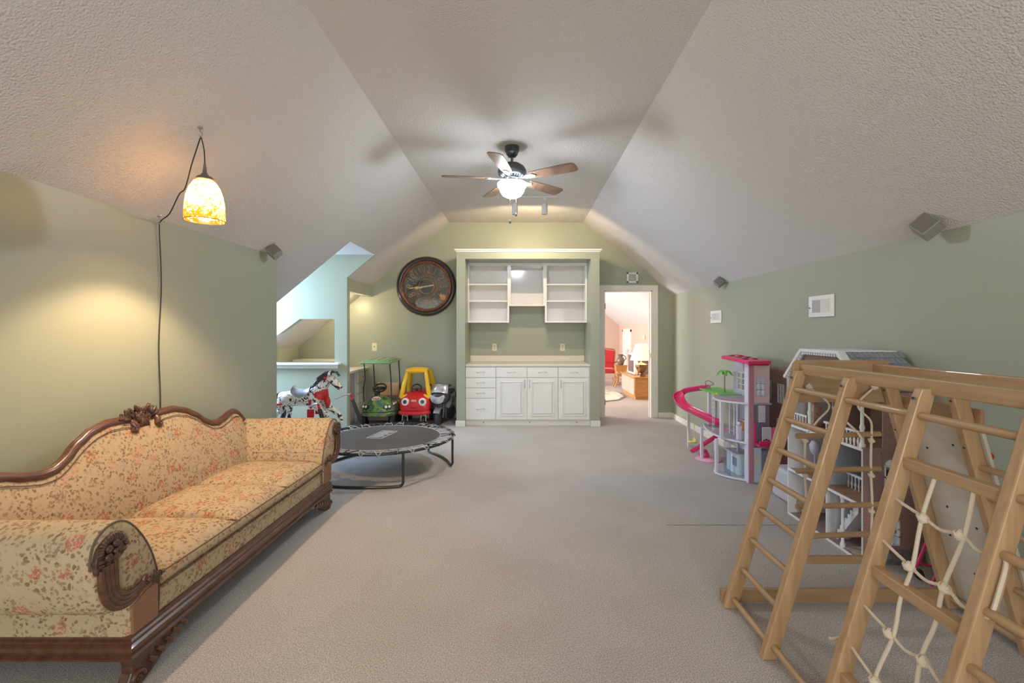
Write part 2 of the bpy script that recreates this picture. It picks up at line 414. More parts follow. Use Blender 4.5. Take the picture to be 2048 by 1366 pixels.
# built-in surround
SY = 6.82; SX0, SX1 = -0.932, 1.166; NX0, NX1 = -0.806, 1.041
s = MB(); s.box(SX0, NX0, SY, YF, 0, 2.565); s.box(NX1, SX1, SY, YF, 0, 2.565); s.box(NX0, NX1, SY, YF, 2.459, 2.565)
struct('wall_surround', s, M_wall)
s = MB()
for o, z0, z1 in ((0.010, 2.555, 2.568), (0.018, 2.568, 2.580), (0.03, 2.580, 2.600)): s.box(SX0-o, SX1+o, SY-o, YF, z0, z1)
struct('trim_2', s, M_white, bevel=0.003)
s = MB(); s.box(SX0-0.012, NX0+0.002, SY-0.014, SY, 0, 0.085); s.box(SX0-0.012, SX0, SY, YF-.02, 0, 0.085)
s.box(NX1-0.002, SX1+0.012, SY-0.014, SY, 0, 0.085); s.box(SX1, SX1+0.012, SY, YF-.02, 0, 0.085); struct('baseboard_surround', s, M_trimw, bevel=0.004)

struct('trim_4', MB().box(1.05, 2.05, 3.35, 3.353, 0, .0025), mat('carpet_seam_shadow', (.22,.19,.17), 1))   # open seam in the carpet
# door frame
d = MB(); cw = 0.095
d.box(DX0-0.08, DX0, YF-0.02, YF, 0, DZ+cw-.01); d.box(DX1, DX1+cw, YF-0.02, YF, 0, DZ+cw-.01); d.box(DX0-0.08, DX1+cw, YF-0.021, YF-.001, DZ, DZ+cw-.01)
door = struct('door_1', d, M_trimw, bevel=0.006)
j = MB(); j.box(DX0, DX0+0.018, YF-0.01, YF+0.14, 0, DZ); j.box(DX1-0.018, DX1, YF-0.01, YF+0.14, 0, DZ); j.box(DX0, DX1, YF-0.01, YF+0.14, DZ-0.018, DZ)
j.box(DX0+0.018, DX0+0.03, YF+.06, YF+0.09, 0, DZ); j.box(DX1-0.03, DX1-.018, YF+.06, YF+0.09, 0, DZ)
j.build('jamb', M_trimw, door)
M_brass = mat('old_brass', (0.45, 0.33, 0.2), 0.4, 0.9)
for z in (0.25, 1.05, 1.8):
    h = MB(); h.box(DX0+0.016, DX0+0.022, YF-0.012, YF+0.03, z-0.045, z+0.045); h.cyl((DX0+.02, YF-.014, z-.045), (DX0+.02, YF-.014, z+.045), 0.006, 8); h.build('hinge', M_brass, door)
h = MB(); h.box(DX1-0.022, DX1-0.017, YF+0.0, YF+0.03, 0.97, 1.04); h.build('strike_plate', M_brass, door)

# ---------------------------------------------------------------- base cabinets, worktop, wall shelves
CY = 6.885      # face-frame plane
def handle(par, p, vertical=False):
    h = MB(); x, y, z = p; L = 0.058
    if vertical: pts = [(x,y,z-L),(x,y-0.022,z-L*0.7),(x,y-0.03,z),(x,y-0.022,z+L*0.7),(x,y,z+L)]
    else: pts = [(x-L,y,z),(x-L*0.7,y-0.022,z-.004),(x,y-0.03,z+.004),(x+L*0.7,y-0.022,z+.004),(x+L,y,z)]
    h.tube(pts, [0.007, 0.004, 0.0035, 0.004, 0.007], 6, k=4); h.build('handle', M_nickel, par, smooth=True)
def drawer(par, x0, x1, z0, z1):
    d = MB(); d.box(x0, x1, CY-0.02, CY, z0, z1); o = d.build('drawer', M_white, par, bevel=0.006, seg=3)
    handle(o, ((x0+x1)/2, CY-0.02, (z0+z1)/2))
def raised_door(par, x0, x1, z0, z1, hx):
    d = MB(); d.box(x0, x1, CY-0.02, CY, z0, z1)
    o = d.build('door', M_white, par, bevel=0.006, seg=3)
    # routed groove: stepped ring and raised field
    p = MB(); a = 0.055
    for w0, w1, y in ((0, 0.012, 0.030), (0.026, 0.034, 0.028)):
        for (u0,u1,v0,v1) in ((x0+a+w0,x1-a-w0,z0+a+w0,z0+a+w1),(x0+a+w0,x1-a-w0,z1-a-w1,z1-a-w0),(x0+a+w0,x0+a+w1,z0+a+w0,z1-a-w0),(x1-a-w1,x1-a-w0,z0+a+w0,z1-a-w0)):
            p.box(u0, u1, CY-y, CY-0.019, v0, v1)
    p.box(x0+a+.036, x1-a-.036, CY-0.032, CY-0.019, z0+a+.036, z1-a-.036)
    p.build('raised_panel', M_white, o, bevel=0.003)
    handle(o, (hx, CY-0.02, z1-0.09), True)
S = CY/F
def cx(zx): return ((880+zx/3.104)-1040)*S
def czz(zy): return 1.4-((430+zy/3.104)-662)*S
xs = [cx(v) for v in (157, 348, 541, 733, 928)]
g = 0.006; TOE = czz(1272)
rows = [czz(v) for v in (944, 1009, 1073, 1138, 1270)]
def carcass(name, label, x0, x1):
    t = thing(name, label, 'cabinet', ((x0+x1)/2, 7.15, 0), 'base cabinets of the built-in')
    c = MB(); c.box(x0+.001, x1-.001, CY, YF-.004, TOE, rows[0]+.012); c.build('carcass', M_white, t)
    c = MB(); c.box(x0, x1, CY+0.012, CY+.03, 0.0, TOE); k = c.build('toe_kick', M_trimw, t)
    c = MB(); c.ball(((x0+x1)/2+.04, CY+.012, .045), .008, 8, 6); c.build('screw_cover', mat('dark_hole',(.05,.04,.04),.6), k)
    return t
t = carcass('base_cabinet', 'white drawer cabinet with four stacked drawers, left end of the built-in', NX0, xs[1])
for i in range(4): drawer(t, xs[0]+g, xs[1]-g/2, rows[i+1]+g/2, rows[i]-g/2)
t = carcass('base_cabinet', 'white cabinet with two doors and two drawers, middle of the built-in', xs[1], xs[3])
for i in (1, 2):
    drawer(t, xs[i]+g/2, xs[i+1]-g/2, rows[1]+g/2, rows[0]-g/2)
    raised_door(t, xs[i]+g/2, xs[i+1]-g/2, rows[4]+g/2, rows[1]-g/2, xs[i+1]-.035 if i == 1 else xs[i]+.035)
t = carcass('base_cabinet', 'white cabinet with one door and one drawer, right end of the built-in', xs[3], NX1)
drawer(t, xs[3]+g/2, xs[4]-g, rows[1]+g/2, rows[0]-g/2); raised_door(t, xs[3]+g/2, xs[4]-g, rows[4]+g/2, rows[1]-g/2, xs[3]+.04)
t = thing('countertop', 'cream laminate worktop with low backsplash on the white base cabinets', 'countertop', (0.1, 7.15, rows[0]+.012))
CT = rows[0]+.012
c = MB(); c.box(NX0+.002, NX1-.002, CY-0.03, YF-.004, CT, CT+0.032); c.build('worktop', M_ctop, t, bevel=0.006)
c = MB(); c.box(NX0+.002, NX1-.002, YF-0.024, YF-.004, CT+0.032, CT+0.125); c.build('backsplash', M_ctop, t, bevel=0.004)
# wall shelf units
UY = 7.20
def shelf_unit(label, x0, x1, z0, z1, shelves, back=M_shelf):
    t = thing('shelf_unit', label, 'shelf', ((x0+x1)/2, 7.36, z0), 'white open shelf units of the built-in')
    w = 0.02
    for a in (x0, x1-w): c = MB(); c.box(a, a+w, UY, YF-.003, z0, z1); c.build('side_panel', M_shelf, t, bevel=0.002)
    for z in (z0, z1-w): c = MB(); c.box(x0+w, x1-w, UY, YF-.003, z, z+w); c.build('top_panel' if z > z0 else 'bottom_panel', M_shelf, t, bevel=0.002)
    c = MB(); c.box(x0+w, x1-w, YF-0.012, YF-.003, z0+w, z1-w); c.build('back_panel', back, t)
    for z in shelves: c = MB(); c.box(x0+w, x1-w, UY+0.012, YF-.012, z-.018, z); c.build('shelf', M_shelf, t, bevel=0.002)
    f = MB(); q = 0.026
    f.box(x0, x0+q, UY-.004, UY, z0, z1); f.box(x1-q, x1, UY-.004, UY, z0, z1); f.box(x0+q, x1-q, UY-.004, UY, z1-.04, z1); f.box(x0+q, x1-q, UY-.004, UY, z0, z0+.018)
    f.build('face_frame', M_shelf, t)
    return t
SZ = UY/F
def ux(zx): return ((880+zx/3.104)-1040)*SZ
def uz(zy): return 1.4-((430+zy/3.104)-662)*SZ
zt = uz(297)
shelf_unit('left white open shelf unit with two shelves above the worktop', ux(170), ux(429), uz(668), zt, (uz(427), uz(532)))
M_gloss = mat('gloss_white', (0.72, 0.72, 0.74), 0.12, coat=0.5)
shelf_unit('short central white open shelf unit, without shelves, glossy back', ux(429)+.001, ux(652)-.001, uz(565), zt, (), M_gloss)
shelf_unit('right white open shelf unit with two shelves above the worktop', ux(652), ux(912), uz(668), zt, (uz(427), uz(532)))
# fascia strip closing the gap between shelf units and the drywall
struct('trim_3', MB().box(NX0+.001, ux(170)-.001, UY+.001, UY+.012, uz(668), zt).box(NX0, NX1, UY+.001, UY+.012, zt+.001, 2.458).box(ux(912)+.001, NX1-.001, UY+.001, UY+.012, uz(668), zt), M_shelf)

# ---------------------------------------------------------------- outlets, switch, vents
def plate(name, label, c, w, h, kind, group=None):
    t = thing(name, label, 'light switch' if kind == 'switch' else 'outlet', (c[0], c[1], c[2]), group)
    b = MB(); b.box(c[0]-w/2, c[0]+w/2, c[1]-.006, c[1], c[2]-h/2, c[2]+h/2); b.build('cover_plate', M_cream, t, bevel=.003)
    if kind == 'switch':
        b = MB(); b.box(c[0]-.008, c[0]+.008, c[1]-.016, c[1]-.005, c[2]-.006, c[2]+.014); b.build('toggle', mat('brown_plastic',(.3,.2,.12),.4), t, bevel=.002)
    else:
        for s in (-1, 1):
            b = MB(); b.lathe([(0,0),(.016,0),(.017,.003)], (c[0], c[1]-.009, c[2]+s*.022), 'Y', 12); b.build('socket', mat('ivory_socket',(.6,.52,.34),.4), t)
p = P(989, 694.5, YF-.002); plate('wall_outlet', 'ivory wall outlet under the left shelf unit', p, .075, .12, 'outlet')
p = P(1125, 694.5, YF-.002); plate('wall_outlet', 'ivory wall outlet under the right shelf unit', p, .075, .12, 'outlet')
p = P(749, 694, YF-.002); plate('light_switch', 'ivory light switch on the green wall above the toy cart', p, .078, .13, 'switch')
# speaker/vent box over the door
t = thing('wall_grille', 'square white louvred grille on the wall above the door', 'vent', (1.81, YF-.02, 2.18))
b = MB(); x0, x1, z0, z1 = 1.722, 1.905, 2.176, 2.346
b.box(x0, x1, YF-.022, YF-.002, z0, z0+.03); b.box(x0, x1, YF-.022, YF-.002, z1-.03, z1); b.box(x0, x0+.03, YF-.022, YF-.002, z0, z1); b.box(x1-.03, x1, YF-.022, YF-.002, z0, z1)
b.build('frame', M_white, t, bevel=.004)
for i in range(7):
    b = MB(); z = z0+.04+i*.0155; b.bar((x0+.03, YF-.014, z), (x1-.03, YF-.014, z), .014, .004, (0,.5,1)); b.build('slat', M_white, t)
def side_vent(label, y0, y1, z0, z1):
    t = thing('wall_vent', label, 'vent', (XR-.01, (y0+y1)/2, z0), None)
    X = XR-.002; e = .035
    b = MB()
    b.box(X-.014, X, y0, y1, z0, z0+e); b.box(X-.014, X, y0, y1, z1-e, z1); b.box(X-.014, X, y0, y0+e*1.3, z0+e, z1-e); b.box(X-.014, X, y1-e, y1, z0+e, z1-e)
    b.box(X-.010, X, (y0+y1)/2-.004, (y0+y1)/2+.004, z0+e, z1-e)
    b.build('frame', M_white, t, bevel=.003)
    b = MB(); b.box(X-.002, X, y0+e, y1-e, z0+e, z1-e); b.build('duct', mat('dark_duct', (.10,.06,.04), .8), t)
    n = 18
    for i in range(n):
        y = y0+e*1.3+(y1-y0-e*2.3)*(i+.5)/n; front = y > (y0+y1)/2
        b = MB(); b.bar((X-.007, y, z0+e), (X-.007, y, z1-e), .0035, .010, (1, .9 if front else -.5, 0)); b.build('louvre', M_white, t)
    b = MB(); b.ball((X-.018, y1-e*.6, (z0+z1)/2-.01), .006, 8, 6); b.build('lever', mat('dark_hole',(.05,.04,.04),.6), t)
side_vent('large white wall register with louvres on the right green wall', 3.63, 3.94, 1.515, 1.69)
side_vent('small white wall register low down beyond the speakers, near the far corner', 5.66, 5.97, 1.50, 1.655)

# ---------------------------------------------------------------- wall clock
M_cblack = mat('clock_black', (0.03, 0.024, 0.022), 0.3, coat=.3)
M_copper = mat('aged_copper', (0.32, 0.12, 0.06), 0.4, 0.5, col2=(0.12,0.05,0.03), vscale=30)
M_cface = mat('clock_face', (0.10, 0.085, 0.045), 0.5, col2=(0.018,0.035,0.035), vscale=5, ramp=(.4,.62))
M_gold = mat('clock_gold', (0.50, 0.26, 0.09), 0.45, 0.3, col2=(.35,.12,.05), vscale=12)
kc = P(853.5, 573, YF); kx, kz, R = kc.x, kc.z, .478
t = thing('wall_clock', 'large round black and copper clock with ornate numerals left of the shelves', 'clock', (kx, YF-.03, kz-R))
b = MB(); b.lathe([(R-.1,0),(R-.085,-.035),(R-.06,-.052),(R-.03,-.058),(R-.012,-.045),(R,-.02),(R,0)], (kx, YF-.001, kz), 'Y', 64); b.build('rim', M_cblack, t, smooth=True)
b = MB(); b.tube([(kx+(R-.004)*math.cos(a*PI/32), YF-.022, kz+(R-.004)*math.sin(a*PI/32)) for a in range(64)], .008, 6, closed=True)
b.tube([(kx+(R-.085)*math.cos(a*PI/32), YF-.045, kz+(R-.085)*math.sin(a*PI/32)) for a in range(64)], .016, 8, closed=True)
b.tube([(kx+(R-.105)*math.cos(a*PI/32), YF-.035, kz+(R-.105)*math.sin(a*PI/32)) for a in range(64)], .009, 6, closed=True); b.build('copper_ring', M_copper, t, smooth=True)
RF = R-.1
b = MB(); b.lathe([(0,-.012),(RF,-.012),(RF,0)], (kx, YF-.001, kz), 'Y', 64); b.build('face', M_cface, t)
b = MB(); b.tube([(kx+.122*math.cos(a*PI/24), YF-.02, kz+.122*math.sin(a*PI/24)) for a in range(48)], .008, 6, closed=True)
b.tube([(kx+.16*math.cos(a*PI/24), YF-.017, kz+.16*math.sin(a*PI/24)) for a in range(48)], .003, 6, closed=True); b.build('inner_ring', M_gold, t, smooth=True)
b = MB()
for i in range(12):     # scroll ornaments at the rim and around the hub, between the numerals
    a = (i+.5)*PI/6
    for rr, s in ((RF-.035, 1), (.185, -1)):
        c0 = Vector((kx+rr*math.sin(a), YF-.017, kz+rr*math.cos(a))); tx = Vector((math.cos(a),0,-math.sin(a))); rd = Vector((math.sin(a),0,math.cos(a)))
        b.tube([c0-tx*.05+rd*.018*s, c0-tx*.025, c0+rd*.012*s, c0+tx*.025, c0+tx*.05+rd*.018*s], .0045, 5, k=3)
        b.tube([c0+rd*.012*s, c0-rd*.03*s], [.006,.002], 5); b.ball(c0-rd*.032*s, (.008,.003,.008), 6, 4)
sw = b.build('scrollwork', M_gold, t); sw['kind'] = 'stuff'
for i in range(1, 13):
    a = i*PI/6; rr = .265
    M = Matrix.Translation((kx+rr*math.sin(a), YF-.0165, kz+rr*math.cos(a))) @ Matrix.Rotation(a, 4, 'Y') @ Matrix.Rotation(PI/2, 4, 'X') @ Matrix.Scale(.78, 4, (1,0,0))
    text_part('numeral', str(i), .17, M_gold, t, M, .002, bold=-.001)
M_hand = mat('hand_gold', (0.75, 0.55, 0.22), 0.35, 0.4)
for nm, ang, L in (('minute_hand', -97, .29), ('hour_hand', -103, .19)):
    a = math.radians(ang); d = Vector((math.sin(a), 0, math.cos(a))); q = Vector((d.z, 0, -d.x)); c0 = Vector((kx, YF-.026 if nm[0]=='m' else YF-.022, kz))
    b = MB()
    pr = [(-.12,.003),(-.06,.006),(0,.008),(.4*L,.006),(.55*L,.016),(.7*L,.006),(.85*L,.012),(L,.001)]
    pl = [c0+d*u+q*w for u, w in pr]+[c0+d*u-q*w for u, w in reversed(pr)]
    b.prism([(v.x, v.z) for v in pl], 'Y', c0.y-.002, c0.y+.002); b.build(nm, M_hand, t)
b = MB(); b.lathe([(0,-.034),(.013,-.034),(.014,-.016)], (kx, YF, kz), 'Y', 16); b.build('hub', M_hand, t)
b = MB(); b.lathe([(0,-.042),(RF*.6,-.041),(RF+.005,-.036),(RF+.005,-.034),(0,-.039)], (kx, YF, kz), 'Y', 48); b.build('glass', gl, t, smooth=True)

# ---------------------------------------------------------------- ceiling fan
M_iron = mat('graphite_metal', (0.10, 0.11, 0.12), 0.35, 0.7)
M_blade = mat('walnut_blade', (0.26, 0.15, 0.10), 0.4, col2=(.15,.085,.055), vscale=14, stretch=(1,1,1))
M_steel = mat('satin_steel', (0.6, 0.62, 0.64), 0.3, 0.8)
fx, fy = -.076, 4.43
t = thing('ceiling_fan', 'five-bladed ceiling fan with walnut blades and lit glass bowl', 'ceiling fan', (fx, fy, HC))
b = MB(); b.lathe([(.05,0),(.068,-.002),(.07,-.03),(.064,-.034),(.066,-.05),(.058,-.056),(.055,-.075),(.035,-.10),(.014,-.105)], (fx, fy, HC), 'Z', 32); b.build('canopy', M_iron, t, smooth=40)
b = MB(); b.lathe([(.013,-.10),(.013,-.15),(.03,-.16),(.032,-.165)], (fx, fy, HC), 'Z', 20); b.build('downrod', M_iron, t, smooth=True)
b = MB(); b.lathe([(.03,-.158),(.085,-.172),(.118,-.195),(.134,-.225),(.136,-.25),(.125,-.275),(.10,-.292),(.06,-.3)], (fx, fy, HC), 'Z', 40); b.build('motor_housing', M_iron, t, smooth=True)
b = MB()
for k in range(24):
    a = 2*PI*k/24; b.bar((fx+.115*math.cos(a), fy+.115*math.sin(a), HC-.284), (fx+.09*math.cos(a), fy+.09*math.sin(a), HC-.299), .008, .008)
b.build('housing_vents', M_steel, t)
b = MB(); b.lathe([(.06,-.298),(.05,-.31),(.062,-.318),(.07,-.33),(.095,-.335),(.10,-.345),(.13,-.352),(.134,-.36)], (fx, fy, HC), 'Z', 32); b.build('light_fitter', M_steel, t, smooth=40)
M_bowl = mat('lit_glass', (0.95, 0.95, 0.95), 0.25, emit=(0.85, 0.93, 1.0), estr=62)
b = MB(); b.lathe([(.136,-.352),(.140,-.362),(.136,-.380),(.120,-.39),(.121,-.40),(.112,-.43),(.09,-.462),(.055,-.482),(0,-.49)], (fx, fy, HC), 'Z', 40); b.build('glass_bowl', M_bowl, t, smooth=True)
for k in range(5):
    a = math.radians(42+72*k); d = Vector((math.cos(a), math.sin(a), 0)); q = Vector((-d.y, d.x, 0))
    c0 = Vector((fx, fy, HC-.305))
    Mx = Matrix.Translation(c0) @ Matrix(((d.x,q.x,0,0),(d.y,q.y,0,0),(0,0,1,0),(0,0,0,1))) @ Matrix.Rotation(math.radians(-12), 4, 'X')
    outl = [(.20,-.05),(.30,-.062),(.55,-.072),(.63,-.07),(.66,-.05),(.665,0),(.66,.05),(.63,.07),(.55,.072),(.30,.062),(.20,.05)]
    b = MB(); b.prism(outl, 'Z', -.004, .004, Mx); o = b.build('blade', M_blade, t, bevel=.002)
    m = MB(); m.prism([(.07,-.018),(.13,-.014),(.17,-.03),(.23,-.034),(.26,0),(.23,.034),(.17,.03),(.13,.014),(.07,.018)], 'Z', -.012, -.004, Mx)
    m.build('blade_bracket', M_steel, o, bevel=.002)
for dx, dy, L in ((-.019, 0, .22), (.038, .02, .147)):
    z0 = HC-.475
    b = MB(); b.cyl((fx+dx, fy+dy, HC-.47), (fx+dx, fy+dy, z0-L), .0014, 6); o = b.build('pull_chain', M_nickel, t)
    b = MB(); b.lathe([(.001,.0),(.005,-.008),(.011,-.022),(.009,-.034),(.002,-.038)], (fx+dx, fy+dy, z0-L), 'Z', 12); b.build('chain_knob', M_iron, o, smooth=True)

# ---------------------------------------------------------------- track light
M_tw = mat('track_white', (0.55, 0.53, 0.52), 0.4)
t = thing('track_light', 'white ceiling track with two cylinder spotlights in front of the shelves', 'track light', (.2, 6.05, HC))
ty = 6.05
b = MB(); b.box(-.16, .47, ty-.018, ty+.018, HC-.022, HC); b.build('track', M_tw, t, bevel=.003)
M_glow = mat('lit_lamp', (1,.9,.7), .4, emit=(1.0,.80,.55), estr=10)
for hx in (-.068, .320):
    b = MB(); b.box(hx-.02, hx+.02, ty-.015, ty+.015, HC-.05, HC-.022); b.cyl((hx, ty, HC-.085), (hx, ty, HC-.05), .008, 8); o = b.build('track_adapter', M_tw, t)
    zt_ = HC-.082
    b = MB(); b.lathe([(.0,0),(.018,-.003),(.032,-.014),(.039,-.032),(.039,-.155),(.034,-.16),(.034,-.13),(.0,-.12)], (hx, ty, zt_), 'Z', 24); o = b.build('lamp_head', M_tw, t, smooth=40)
    spot('track_spot', (hx, ty+.055, zt_-.145), (hx+.02, 7.35, 1.65), 20, (1.0, .78, .48), math.radians(156), .2, .012)

# ---------------------------------------------------------------- pendant lamp
hk = Vector((-1.849, 2.687, zl(-1.849))); hz_ = hk.z
px_, py_ = -1.83, 2.70
t = thing('pendant_lamp', 'swagged pendant lamp with mottled amber glass bell shade over the sofa', 'pendant lamp', (px_, py_, 2.04))
def amber_glass():
    m = bpy.data.materials.new('amber_mottled_glass'); m.use_nodes = True; nt = m.node_tree; b = nt.nodes['Principled BSDF']
    tc = nn(nt, 'ShaderNodeTexCoord'); n = nn(nt, 'ShaderNodeTexNoise'); n.inputs['Scale'].default_value = 60; n.inputs['Detail'].default_value = 4; n.inputs['Roughness'].default_value = .7
    nt.links.new(tc.outputs['Object'], n.inputs['Vector'])
    sp = nn(nt, 'ShaderNodeSeparateXYZ'); nt.links.new(tc.outputs['Object'], sp.inputs[0])
    # more amber frit towards the rim of the bell
    mr = nn(nt, 'ShaderNodeMapRange'); mr.inputs[1].default_value = .0; mr.inputs[2].default_value = .13; mr.inputs[3].default_value = .16; mr.inputs[4].default_value = -.03
    nt.links.new(sp.outputs['Z'], mr.inputs[0])
    ad = nn(nt, 'ShaderNodeMath', operation='ADD'); nt.links.new(n.outputs['Fac'], ad.inputs[0]); nt.links.new(mr.outputs[0], ad.inputs[1])
    r = nn(nt, 'ShaderNodeValToRGB'); r.color_ramp.elements[0].position = .5; r.color_ramp.elements[1].position = .62
    r.color_ramp.elements[0].color = (.42, .32, .16, 1); r.color_ramp.elements[1].color = (.10, .035, .002, 1)
    nt.links.new(ad.outputs[0], r.inputs[0]); nt.links.new(r.outputs[0], b.inputs['Base Color']); b.inputs['Roughness'].default_value = .2
    tr = nn(nt, 'ShaderNodeBsdfTranslucent'); nt.links.new(r.outputs[0], tr.inputs[0])
    mx = nn(nt, 'ShaderNodeMixShader'); mx.inputs[0].default_value = .55; out = nt.nodes['Material Output']
    nt.links.new(b.outputs[0], mx.inputs[1]); nt.links.new(tr.outputs[0], mx.inputs[2]); nt.links.new(mx.outputs[0], out.inputs[0])
    return m
M_amber = amber_glass()
b = MB()
pr = [(a*.79, z) for a, z in [(.130,0),(.129,.04),(.126,.09),(.117,.14),(.098,.19),(.070,.225),(.035,.245),(.03,.242),(.066,.220),(.094,.185),(.113,.135),(.122,.09),(.125,.04),(.127,0)]]
vs = [(px_+r*math.cos(2*PI*k/48), py_+r*math.sin(2*PI*k/48), 2.04+z) for r, z in pr[:7] for k in range(48)]
b.add(vs, [(i*48+k, i*48+(k+1) % 48, (i+1)*48+(k+1) % 48, (i+1)*48+k) for i in range(6) for k in range(48)]); sh = b.build('lamp_shade', M_amber, t, smooth=True)
for v in sh.data.vertices: v.co.z -= 0
b = MB(); b.tube([(px_+.103*math.cos(2*PI*k/48), py_+.103*math.sin(2*PI*k/48), 2.04) for k in range(48)], .0022, 6, closed=True); b.build('shade_lip', M_amber, sh, smooth=True)
b = MB(); b.lathe([(.05,.236),(.04,.252),(.022,.262),(.012,.28),(.009,.305),(.006,.33)], (px_, py_, 2.04), 'Z', 24); b.build('cap', mat('pewter',(.22,.2,.2),.4,.7), t, smooth=True)
b = MB(); b.ball((px_, py_, 2.205), (.024,.024,.03), 16, 10); b.build('bulb', mat('lit_bulb', (1,.9,.7), .4, emit=(1.0,.78,.5), estr=30), t, smooth=True)
M_cord = mat('black_cord', (.025,.02,.018), .6)
top = Vector((hk.x+.005, hk.y, hk.z-.05)); wtop = Vector((XL+.03, 3.04, zl(XL)-.02))
b = MB(); b.tube([(px_, py_, 2.36), (px_-.004, py_, 2.45), top], .0035, 6, k=4); b.build('cord', M_cord, t)
b = MB(); b.tube([top, top.lerp(wtop,.2)+Vector((0,0,-.05)), top.lerp(wtop,.42)+Vector((.015,0,-.08)), top.lerp(wtop,.47)+Vector((-.01,0,-.095)), top.lerp(wtop,.75)+Vector((0,0,-.07)), wtop,
   (XL+.015, 3.05, 2.05), (XL+.012, 3.07, 1.7), (XL+.012, 3.05, 1.3), (XL+.014, 3.06, .9), (XL+.012, 3.04, .5)], .0035, 6, k=6); b.build('supply_cord', M_cord, t)
point('pendant_bulb', (px_, py_, 2.115), 12, (1.0, .66, .38), .04)
spot('pendant_reflector', (px_, py_, 2.10), (px_+.12, py_, 0), 42, (1.0, .68, .40), math.radians(118), .35, .04)
for i, (p0, lab) in enumerate(((hk, 'small metal ceiling hook holding the pendant cord'), (Vector((XL+.02, 3.04, zl(XL)+.02)), 'small brass cord hook where left wall meets ceiling'))):
    b = MB(); b.lathe([(.016,0),(.016,-.004),(.006,-.008)], (p0.x, p0.y, p0.z), 'Z', 12)
    b.tube([p0, p0+Vector((0,0,-.02)), p0+Vector((.012,0,-.03)), p0+Vector((.014,0,-.045)), p0+Vector((.002,0,-.055)), p0+Vector((-.008,0,-.045))], .003, 6, k=3)
    solid('ceiling_hook', b, M_nickel, lab, 'hook')

# ---------------------------------------------------------------- satellite speakers
M_spk = mat('grey_plastic', (.30,.28,.27), .5)
M_grl = mat('speaker_cloth', (.17,.155,.14), .8, bump=.3, bscale=300, bdist=.001)
def speaker(label, c, size, yaw, tilt, wallx):
    t = thing('speaker', label, 'speaker', c, None)
    R = Matrix.Translation(c) @ Matrix.Rotation(yaw, 4, 'Z') @ Matrix.Rotation(tilt, 4, 'X') @ Matrix.Rotation(PI/4, 4, 'Y')
    h = size/2
    b = MB(); b.box(-h,h,-h,h,-h,h,R); b.build('cabinet', M_spk, t, bevel=.006)
    b = MB(); b.box(-h*.9,h*.9,-h*1.06,-h,-h*.9,h*.9,R); b.build('grille', M_grl, t, bevel=.004)
    b = MB(); b.tube([R @ Vector((0,h*.9,0)), Vector((wallx, c[1]+h*1.2, c[2]+.02))], .012, 8); b.lathe([(.025,-.006),(.025,.006)], (wallx, c[1]+h*1.2, c[2]+.02), 'X', 12); b.build('bracket', M_spk, t)
speaker('small grey cube speaker at the top end of the left wall', (XL+.10, 4.32, 2.135), .095, .35, -.3, XL+.006)
speaker('grey cube speaker on the right wall, above the climbing frame', (XR-.10, 2.70, 2.005), .105, -.95, -.3, XR-.006)
speaker('grey cube speaker on the right wall above the small vent', (XR-.085, 5.55, 1.98), .09, -.5, -.3, XR-.006)

# ---------------------------------------------------------------- desk in the nook
M_dgrey = mat('grey_drawer_paint', (.55,.52,.49), .4)
t = thing('nook_desk', 'built-in grey desk with cream top in the low nook behind the toy cart', 'desk', (-2.9, 7.0, 0))
b = MB(); b.box(-3.575, -2.44, 6.505, YF-.003, .785, .82); b.build('desktop', M_ctop, t, bevel=.005)
b = MB(); b.box(-3.1, -2.50, 7.12, YF-.003, 0, .785); b.build('drawer_cabinet', M_trimw, t)
b = MB(); b.box(-3.1, -2.53, 6.52, 7.12, 0, .785); b.build('side_panel', M_dgrey, t)
for z0, z1 in ((.60,.76),(.44,.59),(.28,.43),(.06,.27)):
    b = MB(); b.box(-2.50, -2.482, 7.14, YF-.02, z0, z1); o = b.build('drawer', M_trimw, t, bevel=.004)
    b = MB(); b.ball((-2.47, 7.33, (z0+z1)/2), .012, 8, 6); b.build('knob', mat('copper_knob',(.5,.25,.12),.4,.6), o)
solid('storage_box', MB().box(-3.52, -2.78, 7.20, 7.50, .822, .955), M_ctop, 'long low cream box on the desk seen through the wall opening', 'box', bevel=.004)

# small flush lamp on the sloped ceiling of the nook
t = thing('nook_lamp', 'small round flush ceiling lamp over the desk in the nook', 'ceiling lamp', (-2.70, 7.0, zl(-2.70)))
b = MB(); b.lathe([(0,0),(.07,0),(.07,-.015),(.05,-.02)], (-2.70, 7.0, zl(-2.70)+.02), 'Z', 20); b.build('base', M_white, t)
b = MB(); b.ball((-2.70, 7.0, zl(-2.70)), (.045,.045,.025), 14, 8); b.build('lamp_glass', mat('nook_glass', (1,.9,.7), .4, emit=(1.0,.82,.55), estr=5), t, smooth=True)
point('nook_bulb', (-2.70, 7.0, zl(-2.70)-.055), 8, (1.0, .80, .50), .03)

